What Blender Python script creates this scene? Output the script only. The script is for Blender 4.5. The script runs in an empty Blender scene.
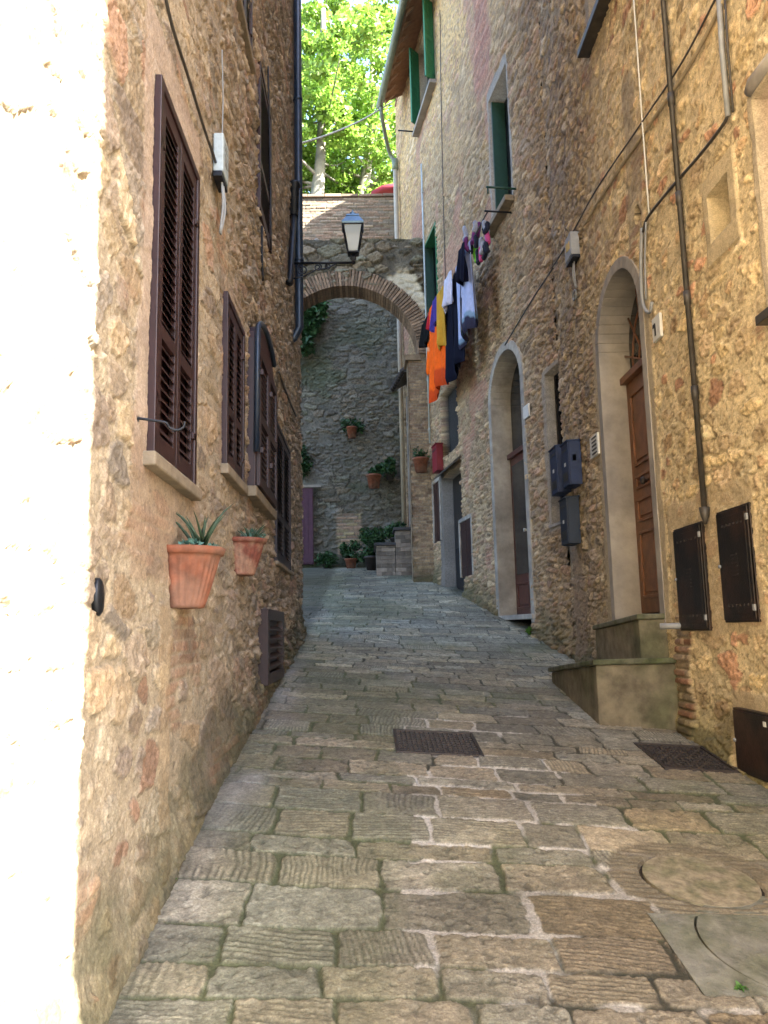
import bpy, math, random
import numpy as np
from mathutils import Vector, Matrix
random.seed(7); RS = np.random.RandomState(11)
S = bpy.context.scene; COL = S.collection
# ------------------------------------------------------------------ camera
F = 800.0; CAMZ = 1.6
YAW = math.atan(19/800); PIT = math.atan(118/800); ROL = .022
Fw = np.array([math.sin(YAW)*math.cos(PIT), math.cos(YAW)*math.cos(PIT), math.sin(PIT)])
R0_ = np.array([math.cos(YAW), -math.sin(YAW), 0]); U0_ = np.cross(R0_, Fw)
Rt = R0_*math.cos(ROL)-U0_*math.sin(ROL); Up = U0_*math.cos(ROL)+R0_*math.sin(ROL)
CC = np.array([0, 0, CAMZ])
cam = bpy.data.cameras.new('camera'); co = bpy.data.objects.new('camera', cam); COL.objects.link(co)
cam.sensor_fit = 'VERTICAL'; cam.sensor_height = 24; cam.lens = F/1024*24
cam.clip_start = .05; cam.clip_end = 500
M = Matrix((( Rt[0], Up[0], -Fw[0], 0), (Rt[1], Up[1], -Fw[1], 0), (Rt[2], Up[2], -Fw[2], CAMZ), (0, 0, 0, 1)))
co.matrix_world = M; S.camera = co
# ------------------------------------------------------------------ light
SUN_EL = math.radians(43); SUN_AZ = math.radians(120)
sd = Vector((math.sin(SUN_AZ)*math.cos(SUN_EL), math.cos(SUN_AZ)*math.cos(SUN_EL), math.sin(SUN_EL)))
w = bpy.data.worlds.new('World'); S.world = w; w.use_nodes = True
nt = w.node_tree; bg = nt.nodes['Background']; sk = nt.nodes.new('ShaderNodeTexSky')
sk.sky_type = 'NISHITA'; sk.sun_disc = False; sk.sun_elevation = SUN_EL; sk.sun_rotation = SUN_AZ
sk.dust_density = 2.0
nt.links.new(sk.outputs[0], bg.inputs[0]); bg.inputs[1].default_value = .115
sl = bpy.data.lights.new('sun', 'SUN'); sl.energy = 5; sl.angle = math.radians(.53); sl.color = (1, .95, .86)
so = bpy.data.objects.new('sun', sl); COL.objects.link(so); so.rotation_euler = sd.to_track_quat('Z', 'Y').to_euler()
S.view_settings.view_transform = 'Standard'; S.view_settings.look = 'None'
S.view_settings.exposure = 3.42; S.view_settings.gamma = 1
S.cycles.max_bounces = 8; S.cycles.diffuse_bounces = 6
# ------------------------------------------------------------------ numpy noise
def hsh(ix, iy, s=0):
    x = (ix.astype(np.int64)*374761393 + iy.astype(np.int64)*668265263 + s*974634777) & 0xffffffff
    x = ((x ^ (x >> 13))*1274126177) & 0xffffffff
    x = ((x ^ (x >> 16))*2246822519) & 0xffffffff
    return ((x ^ (x >> 15)) & 0xffffff)/float(0x1000000)
def vn(x, y, s=0):
    ix = np.floor(x); iy = np.floor(y); fx = x-ix; fy = y-iy
    fx = fx*fx*(3-2*fx); fy = fy*fy*(3-2*fy)
    a = hsh(ix, iy, s); b = hsh(ix+1, iy, s); c = hsh(ix, iy+1, s); d = hsh(ix+1, iy+1, s)
    return (a*(1-fx)+b*fx)*(1-fy)+(c*(1-fx)+d*fx)*fy
def fbm(x, y, s=0, o=4):
    t = 0; a = .5; n = 0
    for i in range(o):
        t = t+a*vn(x, y, s+i*17); n += a; a *= .55; x = x*2.03+3.7; y = y*2.03+1.3
    return t/n
def ss(a, b, x): t = np.clip((x-a)/(b-a), 0, 1); return t*t*(3-2*t)
def vor(a, b, s=0, j=.85):
    ix = np.floor(a); iy = np.floor(b)
    f1 = np.full(a.shape, 9.); f2 = f1.copy(); idx = ix.copy(); idy = iy.copy()
    for dy in (-1, 0, 1):
        for dx in (-1, 0, 1):
            cx = ix+dx; cy = iy+dy
            px = cx+.5+j*(hsh(cx, cy, s)-.5)+.25*(np.mod(cy, 2)*2-1); py = cy+.5+j*.8*(hsh(cx, cy, s+5)-.5)
            wgt = .75+.5*hsh(cx, cy, s+8)
            d = np.hypot(a-px, b-py)*wgt
            m = d < f1
            f2 = np.where(m, f1, np.minimum(f2, d)); idx = np.where(m, cx, idx); idy = np.where(m, cy, idy); f1 = np.where(m, d, f1)
    return f1, f2-f1, idx, idy
def pal(r, P): P = np.array(P); return P[np.minimum((r*len(P)).astype(int), len(P)-1)]
def mixc(a, b, t): return a*(1-t)[..., None]+b*t[..., None]
# ------------------------------------------------------------------ road profile
yy_ = np.linspace(-40, 40, 1601)
def prof(pts):
    xs, zs = zip(*pts); z = np.interp(yy_, xs, zs); k = np.exp(-np.linspace(-2, 2, 41)**2); k /= k.sum()
    return np.convolve(np.pad(z, 20, mode='edge'), k, 'valid')
ZL = prof([(-40, -3), (0, 0.0), (2.7, .44), (4.35, .77), (6.5, 1.03), (9, 1.33), (11.2, 1.65), (16, 2.42), (21.5, 3.3), (30, 3.5)])
ZR = prof([(-40, -3), (0, -.08), (2.5, .27), (5.07, .6), (6.4, .77), (9, 1.12), (10.4, 1.37), (12.2, 1.72), (15.6, 2.36), (21.5, 3.3), (30, 3.5)])
def zroad(x, y):
    t = np.clip((np.asarray(x, float)+.9)/3.3, 0, 1); return np.interp(y, yy_, ZL)*(1-t)+np.interp(y, yy_, ZR)*t
# ------------------------------------------------------------------ pixel helpers (points on real surfaces)
def ray(px, py): return Fw+Rt*(px-384)/F-Up*(py-512)/F
class Wall:
    def __init__(s, P, d):
        s.P = np.array(P, float); d = np.array(d, float); s.d = d/np.linalg.norm(d); s.n = None
    def side(s, n): s.n = np.array(n, float)/np.linalg.norm(n); return s
    def at(s, u, z, n=0): q = s.P+s.d*u+s.n*n; return (q[0], q[1], z)
    def uz(s, px, py, off=0):
        r = ray(px, py); P = s.P+s.n*off; t = ((P-CC[:2])@s.n)/(r[:2]@s.n); Q = CC+r*t
        return float((Q[:2]-s.P)@s.d), float(Q[2])
WL = Wall((-.86, 0), (0, 1)).side((1, 0))
WR = Wall((2.45, 0), (0, 1)).side((-1, 0))
BY = 9.55; BK = .134
WF = Wall((2.45, BY), (-BK, 1)).side((-1, -BK))
WA = Wall((0, 17.0), (1, 0)).side((0, -1))       # archway
WB = Wall((0, 21.5), (1, 0)).side((0, -1))       # garden wall
def roadpt(px, py):
    r = ray(px, py); t = 1.0
    for i in range(4000):
        q = CC+r*t
        if q[2] < zroad(q[0], q[1]): break
        t += .01
    return q
# ------------------------------------------------------------------ materials
MATS = {}
def mat(name, col=(.5, .5, .5), rough=.8, metal=0, var=.25, scale=8, bump=.2, bscale=60, attr=False, island=False, col2=None, dirt=0, transl=0, grit=0, spec=.5):
    if name in MATS: return MATS[name]
    m = bpy.data.materials.new(name); m.use_nodes = True; nt = m.node_tree; N = nt.nodes; L = nt.links
    b = N['Principled BSDF']; b.inputs['Roughness'].default_value = rough; b.inputs['Metallic'].default_value = metal; b.inputs['Specular IOR Level'].default_value = spec
    tc = N.new('ShaderNodeTexCoord')
    n1 = N.new('ShaderNodeTexNoise'); n1.inputs['Scale'].default_value = scale; n1.inputs['Detail'].default_value = 8; n1.inputs['Roughness'].default_value = .65
    L.new(tc.outputs['Object'], n1.inputs['Vector'])
    mr = N.new('ShaderNodeMapRange'); mr.inputs[1].default_value = .3; mr.inputs[2].default_value = .7
    mr.inputs[3].default_value = 1-var; mr.inputs[4].default_value = 1+var
    L.new(n1.outputs[0], mr.inputs[0])
    if attr:
        a = N.new('ShaderNodeAttribute'); a.attribute_name = 'col'; src = a.outputs['Color']
    elif col2:
        mx = N.new('ShaderNodeMix'); mx.data_type = 'RGBA'; mx.inputs[6].default_value = (*col, 1); mx.inputs[7].default_value = (*col2, 1)
        n3 = N.new('ShaderNodeTexNoise'); n3.inputs['Scale'].default_value = scale*.35; n3.inputs['Detail'].default_value = 6
        L.new(tc.outputs['Object'], n3.inputs['Vector'])
        rp = N.new('ShaderNodeMapRange'); rp.inputs[1].default_value = .42; rp.inputs[2].default_value = .6
        L.new(n3.outputs[0], rp.inputs[0]); L.new(rp.outputs[0], mx.inputs[0]); src = mx.outputs[2]
    else:
        rgb = N.new('ShaderNodeRGB'); rgb.outputs[0].default_value = (*col, 1); src = rgb.outputs[0]
    vm = N.new('ShaderNodeVectorMath'); vm.operation = 'SCALE'; L.new(src, vm.inputs[0]); L.new(mr.outputs[0], vm.inputs['Scale'])
    out = vm.outputs[0]
    if attr and grit:
        ng = N.new('ShaderNodeTexNoise'); ng.inputs['Scale'].default_value = 110; ng.inputs['Detail'].default_value = 5; ng.inputs['Roughness'].default_value = .7
        L.new(tc.outputs['Object'], ng.inputs['Vector']); mg_ = N.new('ShaderNodeMapRange'); mg_.inputs[1].default_value = .35; mg_.inputs[2].default_value = .65; mg_.inputs[3].default_value = 1-grit; mg_.inputs[4].default_value = 1+grit
        L.new(ng.outputs[0], mg_.inputs[0]); vg = N.new('ShaderNodeVectorMath'); vg.operation = 'SCALE'; L.new(out, vg.inputs[0]); L.new(mg_.outputs[0], vg.inputs['Scale']); out = vg.outputs[0]
    if island:
        g = N.new('ShaderNodeNewGeometry'); m2 = N.new('ShaderNodeMapRange'); m2.inputs[3].default_value = .55; m2.inputs[4].default_value = 1.4
        L.new(g.outputs['Random Per Island'], m2.inputs[0])
        v2 = N.new('ShaderNodeVectorMath'); v2.operation = 'SCALE'; L.new(out, v2.inputs[0]); L.new(m2.outputs[0], v2.inputs['Scale']); out = v2.outputs[0]
    L.new(out, b.inputs['Base Color'])
    if bump:
        n2 = N.new('ShaderNodeTexNoise'); n2.inputs['Scale'].default_value = bscale; n2.inputs['Detail'].default_value = 6; n2.inputs['Roughness'].default_value = .7
        L.new(tc.outputs['Object'], n2.inputs['Vector'])
        bp = N.new('ShaderNodeBump'); bp.inputs['Strength'].default_value = bump; bp.inputs['Distance'].default_value = .01
        L.new(n2.outputs[0], bp.inputs['Height']); L.new(bp.outputs[0], b.inputs['Normal'])
    if transl:
        t = N.new('ShaderNodeBsdfTranslucent'); L.new(out, t.inputs[0]); mxs = N.new('ShaderNodeMixShader'); mxs.inputs[0].default_value = transl
        L.new(b.outputs[0], mxs.inputs[1]); L.new(t.outputs[0], mxs.inputs[2]); L.new(mxs.outputs[0], N['Material Output'].inputs[0])
    MATS[name] = m; return m
mstone = mat('rubble', attr=True, rough=.92, var=.22, scale=28, bump=.9, bscale=75, grit=.25)
mpave = mat('paving', attr=True, rough=.68, var=.28, scale=40, bump=.9, bscale=100, grit=.30)
mplast = mat('grey_plaster', (.32, .29, .25), .9, var=.2, scale=5, col2=(.24, .22, .2), bump=.35, bscale=40)
msill = mat('brown_stone_sill', (.21, .17, .12), .9, var=.3, scale=9, bump=.5)
mpla2 = mat('tan_plaster', (.42, .34, .22), .9, var=.2, scale=5, col2=(.33, .27, .18), bump=.35, bscale=40)
mpietra = mat('grey_stone_trim', (.36, .34, .30), .85, var=.25, scale=6, col2=(.24, .225, .20), bump=.3, bscale=50)
mmoss = mat('mossy_cement', (.17, .145, .10), .9, var=.45, scale=7, col2=(.09, .088, .05), bump=.6, bscale=50)
mshut = mat('maroon_paint', (.026, .009, .009), .45, var=.25, scale=15, bump=.12)
mshutd = mat('violet_paint', (.018, .010, .017), .5, var=.25, scale=15, bump=.12)
mpurple = mat('purple_door_paint', (.07, .022, .045), .6, var=.2, scale=8)
mgreen = mat('green_paint', (.03, .17, .075), .5, var=.2, scale=12)
mmcap = mat('mossy_cap', (.12, .12, .08), .9, var=.5, scale=9, col2=(.07, .085, .035), bump=.7, bscale=40)
mdgreen = mat('dark_green_paint', (.01, .05, .035), .5, var=.2, scale=12)
mwood = mat('walnut_door', (.16, .065, .028), .45, var=.35, scale=9, bump=.2)
mredw = mat('red_brown_door', (.07, .02, .015), .4, var=.3, scale=9)
mdark = mat('dark_interior', (.006, .006, .007), .3, var=.1)
mglass = mat('dark_glass', (.01, .014, .018), .06, var=.05, bump=0)
miron = mat('dark_iron', (.018, .02, .026), .45, .6, var=.3, scale=20)
mcab = mat('brown_iron_plate', (.018, .014, .012), .42, .4, var=.5, scale=9, col2=(.045, .024, .016))
mcast = mat('cast_iron', (.055, .045, .042), .55, .4, var=.35, scale=30)
mcable = mat('black_cable', (.05, .045, .04), .5, var=.2)
mgrey = mat('grey_conduit', (.25, .26, .27), .5, var=.2, scale=10)
mpipe = mat('brown_pipe', (.06, .053, .045), .5, .3, var=.3, scale=10)
mnavyp = mat('navy_downpipe', (.022, .035, .06), .35, .3, var=.2, scale=6)
mgut = mat('grey_green_gutter', (.19, .22, .17), .5, .2, var=.2, scale=6)
mbeige = mat('beige_pipe', (.42, .36, .27), .6, var=.15, scale=5)
mwhite = mat('white_paint', (.6, .6, .56), .6, var=.1, scale=10)
mterra = mat('terracotta', (.21, .068, .034), .9, var=.4, scale=13, col2=(.20, .10, .065), bump=.25)
mterra2 = mat('limed_terracotta', (.17, .05, .032), .85, var=.35, scale=30, col2=(.27, .15, .10), bump=.3)
msoil = mat('soil', (.02, .014, .01), 1)
mbrick = mat('brick', (.22, .15, .10), .9, var=.3, scale=20, island=True, bump=.5)
mbrick2 = mat('red_brick', (.27, .15, .10), .9, var=.3, scale=20, island=True, bump=.5)
mpost = mat('navy_mailbox', (.005, .018, .065), .5, .0, var=.2, scale=10)
mpost2 = mat('slate_mailbox', (.008, .018, .038), .5, .0, var=.2, scale=10)
mslot = mat('black_slot', (.004, .004, .005), .4)
mslab = mat('grey_slate_slab', (.17, .17, .145), .8, var=.45, scale=14, col2=(.12, .125, .09), bump=.9, bscale=60)
mtslab = mat('worn_sand_slab', (.25, .215, .15), .85, var=.5, scale=22, col2=(.16, .15, .09), bump=1, bscale=50)
mtile = mat('roof_tile', (.28, .14, .08), .85, var=.3, scale=8, island=True)
meave = mat('eave_brick', (.36, .22, .15), .9, var=.25, scale=14)
mbark = mat('pale_bark', (.22, .20, .15), .9, var=.35, scale=3, col2=(.13, .13, .10), bump=.4, bscale=20)
mleaf = mat('tree_leaf', (.19, .32, .045), .5, var=.45, scale=.7, bump=0, transl=.4, island=True)
mivy = mat('ivy_leaf', (.03, .085, .025), .5, var=.35, scale=4, bump=0, transl=.2, island=True)
magave = mat('succulent_leaf', (.028, .058, .032), .5, var=.3, scale=10, bump=0)
mblueg = mat('blue_green_leaf', (.07, .16, .13), .6, var=.25, scale=10, bump=0)
mred = mat('crimson_paint', (.20, .008, .02), .5, var=.15)
mawn = mat('crimson_canvas', (.22, .012, .025), .8, var=.15)
# ------------------------------------------------------------------ mesh builder
def tag(o, label=None, cat=None, group=None, kind=None):
    for k, v in (('label', label), ('category', cat), ('group', group), ('kind', kind)):
        if v: o[k] = v
    return o
def thing(name, label, cat, loc, group=None):
    o = bpy.data.objects.new(name, None); COL.objects.link(o); o.location = loc; o.empty_display_size = .1
    return tag(o, label, cat, group)
def mkobj(name, me, mt, parent=None, loc=None):
    o = bpy.data.objects.new(name, me); COL.objects.link(o)
    if mt: me.materials.append(mt)
    off = Vector((0, 0, 0)); p = parent
    while p is not None: off += p.location; p = p.parent
    if loc is not None and parent is None: o.location = loc; off = Vector(loc)
    if parent: o.parent = parent
    me.transform(Matrix.Translation(-off)); me.update()
    return o
class MB:
    def __init__(s): s.v = []; s.f = []; s.smooth = []
    def add(s, vs, fs, sm=False):
        k = len(s.v); s.v += [tuple(map(float, q)) for q in vs]; s.f += [tuple(i+k for i in f) for f in fs]; s.smooth += [sm]*len(fs); return s
    def hexa(s, p):   # 8 points: bottom 4 loop, top 4 loop
        return s.add(p, [(3, 2, 1, 0), (4, 5, 6, 7), (0, 1, 5, 4), (1, 2, 6, 5), (2, 3, 7, 6), (3, 0, 4, 7)])
    def box(s, x0, x1, y0, y1, z0, z1):
        return s.hexa([(x0, y0, z0), (x1, y0, z0), (x1, y1, z0), (x0, y1, z0), (x0, y0, z1), (x1, y0, z1), (x1, y1, z1), (x0, y1, z1)])
    def wb(s, W, u0, u1, z0, z1, n0, n1):     # box in a wall's frame
        a = W.at
        return s.hexa([a(u0, z0, n0), a(u1, z0, n0), a(u1, z0, n1), a(u0, z0, n1), a(u0, z1, n0), a(u1, z1, n0), a(u1, z1, n1), a(u0, z1, n1)])
    def obox(s, c, ax, ay, az):               # centre and three half axes
        c, ax, ay, az = map(Vector, (c, ax, ay, az)); p = []
        for k in (-1, 1):
            for i, j in ((-1, -1), (1, -1), (1, 1), (-1, 1)): p.append(c+ax*i+ay*j+az*k)
        return s.hexa(p)
    def tube(s, pts, r, seg=10, cap=True):
        pts = [Vector(p) for p in pts]; n = len(pts); rr = r if isinstance(r, (list, tuple)) else [r]*n
        vs = []; t0 = None; ref = None
        for i, p in enumerate(pts):
            t = ((pts[min(i+1, n-1)]-pts[max(i-1, 0)])).normalized()
            if ref is None: ref = t.orthogonal().normalized()
            else: ref = (ref-t*ref.dot(t)).normalized()
            b = t.cross(ref)
            for k in range(seg):
                a = 2*math.pi*k/seg; vs.append(p+(ref*math.cos(a)+b*math.sin(a))*rr[i])
        fs = [(i*seg+k, i*seg+(k+1) % seg, (i+1)*seg+(k+1) % seg, (i+1)*seg+k) for i in range(n-1) for k in range(seg)]
        if cap: fs += [tuple(range(seg))[::-1], tuple((n-1)*seg+k for k in range(seg))]
        return s.add(vs, fs, True)
    def loft(s, rings, closed=True, cap=True):
        n = len(rings[0]); vs = [q for r in rings for q in r]
        fs = [(i*n+k, i*n+(k+1) % n, (i+1)*n+(k+1) % n, (i+1)*n+k) for i in range(len(rings)-1) for k in range(n if closed else n-1)]
        if cap: fs += [tuple(range(n))[::-1], tuple((len(rings)-1)*n+k for k in range(n))]
        return s.add(vs, fs, True)
    def build(s, name, mt, parent=None, loc=None, bevel=0, solid=0):
        me = bpy.data.meshes.new(name); me.from_pydata(s.v, [], s.f)
        me.polygons.foreach_set('use_smooth', s.smooth); me.update()
        o = mkobj(name, me, mt, parent, loc)
        if bevel:
            m = o.modifiers.new('bevel', 'BEVEL'); m.width = bevel; m.segments = 2; m.limit_method = 'ANGLE'
        if solid:
            m = o.modifiers.new('solid', 'SOLIDIFY'); m.thickness = solid
        return o
def smoothcurve(pts, n=8):
    P = [Vector(p) for p in pts]; P = [P[0]*2-P[1]]+P+[P[-1]*2-P[-2]]; out = []
    for i in range(1, len(P)-2):
        for k in range(n):
            t = k/n; a, b, c, d = P[i-1:i+3]
            out.append(.5*((2*b)+(c-a)*t+(2*a-5*b+4*c-d)*t*t+(3*b-a-3*c+d)*t**3))
    return out+[P[-2]]
# ------------------------------------------------------------------ relief grid
def grid_mesh(name, X, Y, Z, C, mt, parent, mask=None, flip=False, kind=None):
    nr, nc = X.shape; me = bpy.data.meshes.new(name)
    i = np.arange(nr*nc).reshape(nr, nc); q = np.stack([i[:-1, :-1], i[:-1, 1:], i[1:, 1:], i[1:, :-1]], -1)
    if flip: q = q[..., ::-1]
    q = q.reshape(-1, 4)
    if mask is not None: q = q[mask.reshape(-1)]
    nv = nr*nc; nf = len(q)
    me.vertices.add(nv); me.vertices.foreach_set('co', np.stack([X, Y, Z], -1).astype(np.float32).ravel())
    me.loops.add(nf*4); me.loops.foreach_set('vertex_index', q.astype(np.int32).ravel())
    me.polygons.add(nf); me.polygons.foreach_set('loop_start', np.arange(nf, dtype=np.int32)*4)
    me.polygons.foreach_set('use_smooth', np.ones(nf, bool))
    me.update(calc_edges=True)
    a = me.color_attributes.new('col', 'FLOAT_COLOR', 'POINT')
    a.data.foreach_set('color', np.concatenate([np.clip(C, .002, .95), np.ones(C.shape[:-1]+(1,))], -1).astype(np.float32).ravel())
    return mkobj(name, me, mt, parent)
def lines(segs, feats):
    a = np.concatenate([np.linspace(p, q, max(2, int(round((q-p)/d))), endpoint=False) for p, q, d in segs]+[[segs[-1][1]]])
    for f in feats:
        if a[0] < f < a[-1]:
            a = a[np.abs(a-f) > .004]; a = np.concatenate([a, [f-.0008, f+.0008]])
    return np.unique(a)
def geo(y0, y1, k):
    n = int(math.log(y1/y0)/k)+1; return y0*np.exp(np.linspace(0, math.log(y1/y0), n))
def rubble(u, z, seed, su, sz, P, mortar, amp=.03, cover=.5, rough=.012, big=1.7, pit=1.):
    wu = u+.09*(fbm(u*2.5, z*2.5, seed, 3)-.5)*2+.06*(fbm(u*10, z*12, seed+3, 3)-.5); wz = z+.05*(fbm(u*2.5+9, z*2.5+4, seed+1, 3)-.5)*2+.035*(fbm(u*10, z*12, seed+4, 3)-.5)
    f1, e, ix, iy = vor(wu/su, wz/sz, seed)
    g1, e2, jx, jy = vor(wu/(su*big), wz/(sz*big), seed+50)
    m = fbm(u*.9, z*1.3, seed+60, 2) > .53
    f1 = np.where(m, g1, f1); e = np.where(m, e2, e); ix = np.where(m, jx+999, ix); iy = np.where(m, jy, iy)
    r1 = hsh(ix, iy, seed+1); r2 = hsh(ix, iy, seed+2); r3 = hsh(ix, iy, seed+3)
    lx = np.where(m, wu/(su*big)-jx-.5, wu/su-ix-.5); lz = np.where(m, wz/(sz*big)-jy-.5, wz/sz-iy-.5)
    cv = ss(.3, .75, fbm(u*1.1+5, z*1.1, seed+70, 3)+(cover-.5)*.5+.25*(r3-.5))
    th = .03+.35*cv
    st = ss(th, th+.07, e+.10*(fbm(u*18, z*18, seed+9, 2)-.5))
    n1 = fbm(u*22, z*30, seed+10, 4); n2 = fbm(u*70, z*80, seed+12, 2); n3 = fbm(u*7, z*7, seed+13, 3)
    tilt = np.clip(((r1-.5)*lx+(r3-.5)*lz)*2.2, -.7, .7)
    h = amp*st*(.45+.9*r1+tilt)+rough*1.3*(n1-.5)*(.6+st)+.012*(n2-.5)
    pits = ss(.60, .68, fbm(u*30, z*46, seed+20, 4))*pit; h = h-.008*pits*(.4+st)
    sc = pal(r2, P)*(.72+.56*r1)[..., None]*(.62+.76*n1)[..., None]
    mo = np.array(mortar)*(.7+.6*n3)[..., None]*(.8+.4*n1)[..., None]
    c = mixc(mo, sc, st); c = c*(1-.42*pits)[..., None]  # pits are darkened in colour too, painting in small shadow specks
    c = c*(1-.50*(1-ss(0, .055, np.abs(e-th)))*(.3+.7*r2)*ss(.30, .5, n3))[..., None]
    return h, c
def bricks(u, z, seed, bl, bh, P, mortar, amp=.012):
    z = z+.012*(vn(u*1.3, z*1.3, seed)-.5)*2; r = np.floor(z/bh); x = u/bl+.5*np.mod(r, 2)+.3*hsh(r, r*0, seed); c = np.floor(x)
    du = np.minimum(x-c, 1-(x-c))*bl; dz = np.minimum(z/bh-r, 1-(z/bh-r))*bh
    st = ss(.003, .012, np.minimum(du, dz)+.008*(fbm(u*30, z*30, seed, 2)-.5))
    r1 = hsh(c, r, seed+1); r2 = hsh(c, r, seed+2); n1 = fbm(u*25, z*25, seed+10, 3)
    h = amp*st*(.3+r1)+.008*(n1-.5)
    col = mixc(np.array(mortar)*(.7+.6*n1)[..., None], pal(r2, P)*(.7+.6*r1)[..., None]*(.7+.6*n1)[..., None], st)
    return h, col
def inside(f, U, Z):
    u0, u1, z0, z1 = f['r']
    m = (U > u0) & (U < u1) & (Z > z0)
    if f.get('arch'):
        a = (u1-u0)/2; uc = (u0+u1)/2; zs = z1-f['arch']
        return m & ((Z < zs) | (((U-uc)/a)**2+((Z-zs)/f['arch'])**2 < 1))
    return m & (Z < z1)
def relief(name, W, us, zs, feats, style, parent, flip, hole=None, base_dirt=True):
    for f in feats:
        if f.get('d'):
            pass
    U, Z = np.meshgrid(us, zs)
    h, c = style(U, Z)
    px = W.P[0]+W.d[0]*U; py = W.P[1]+W.d[1]*U
    if base_dirt:
        gz = zroad(px, py); hh = Z-gz; n = fbm(U*3, Z*3, 77, 3)
        t = ss(.55, .0, hh+.5*(n-.5)); c = mixc(c, c*np.array((.5, .52, .42)), t)
        g = ss(.45, .05, hh+.6*(fbm(U*2+3, Z*4, 78, 3)-.5))*ss(.45, .7, fbm(U*1.5, Z*9, 79, 3)+.12); c = mixc(c, np.array((.06, .065, .03))*np.ones_like(c), g*.6)
        h = h+.05*ss(.3, 0, hh)
    for f in feats:
        m = inside(f, U, Z); n = fbm(U*4, Z*4, 31, 4)
        if 'soft' in f:
            u0, u1, z0, z1 = f['r']; k = f['soft']
            d = np.minimum(np.minimum(U-u0, u1-U), np.minimum(Z-z0, z1-Z))+k*1.6*(fbm(U*3, Z*3, 32+int(u0*10), 4)-.5)
            t = ss(0, k*.3, d)*f.get('a', 1); h = h*(1-t)+t*(f.get('h', .005)+.012*(n-.5)+.15*h); c = mixc(c, np.array(f['c'])*(.75+.5*n)[..., None]*np.ones_like(c), t)
        else:
            q_ = f['r']; m2 = inside(dict(r=(q_[0]-.0015, q_[1]+.0015, q_[2]-.0015, q_[3]+.0015), arch=f.get('arch')), U, Z)
            h = np.where(m, f['h']+(0.006*(n-.5)), h); c = np.where(m2[..., None], np.array(f['c'])*(.75+.5*n)[..., None], c)
    X = px+W.n[0]*h; Y = py+W.n[1]*h
    mask = None
    if hole is not None:
        uc = (U[:-1, :-1]+U[1:, 1:])/2; zc = (Z[:-1, :-1]+Z[1:, 1:])/2; mask = ~hole(uc, zc)
    return grid_mesh(name, X, Y, Z, c, mstone, parent, mask, flip)
def rec(u0, u1, z0, z1, d, c=(.25, .23, .2), arch=None): return dict(r=(u0, u1, z0, z1), h=-d, c=c, arch=arch)
def ulines(base, feats):
    fs = [x for f in feats if 'soft' not in f for x in f['r'][:2]]
    a = base
    for f in fs:
        if a[0] < f < a[-1]: a = a[np.abs(a-f) > .003]; a = np.concatenate([a, [f-.0008, f+.0008]])
    return np.unique(a)
def zlines(base, feats):
    a = base
    for f in [x for f in feats if 'soft' not in f for x in f['r'][2:]]:
        if a[0] < f < a[-1]: a = a[np.abs(a-f) > .003]; a = np.concatenate([a, [f-.0008, f+.0008]])
    return np.unique(a)
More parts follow.
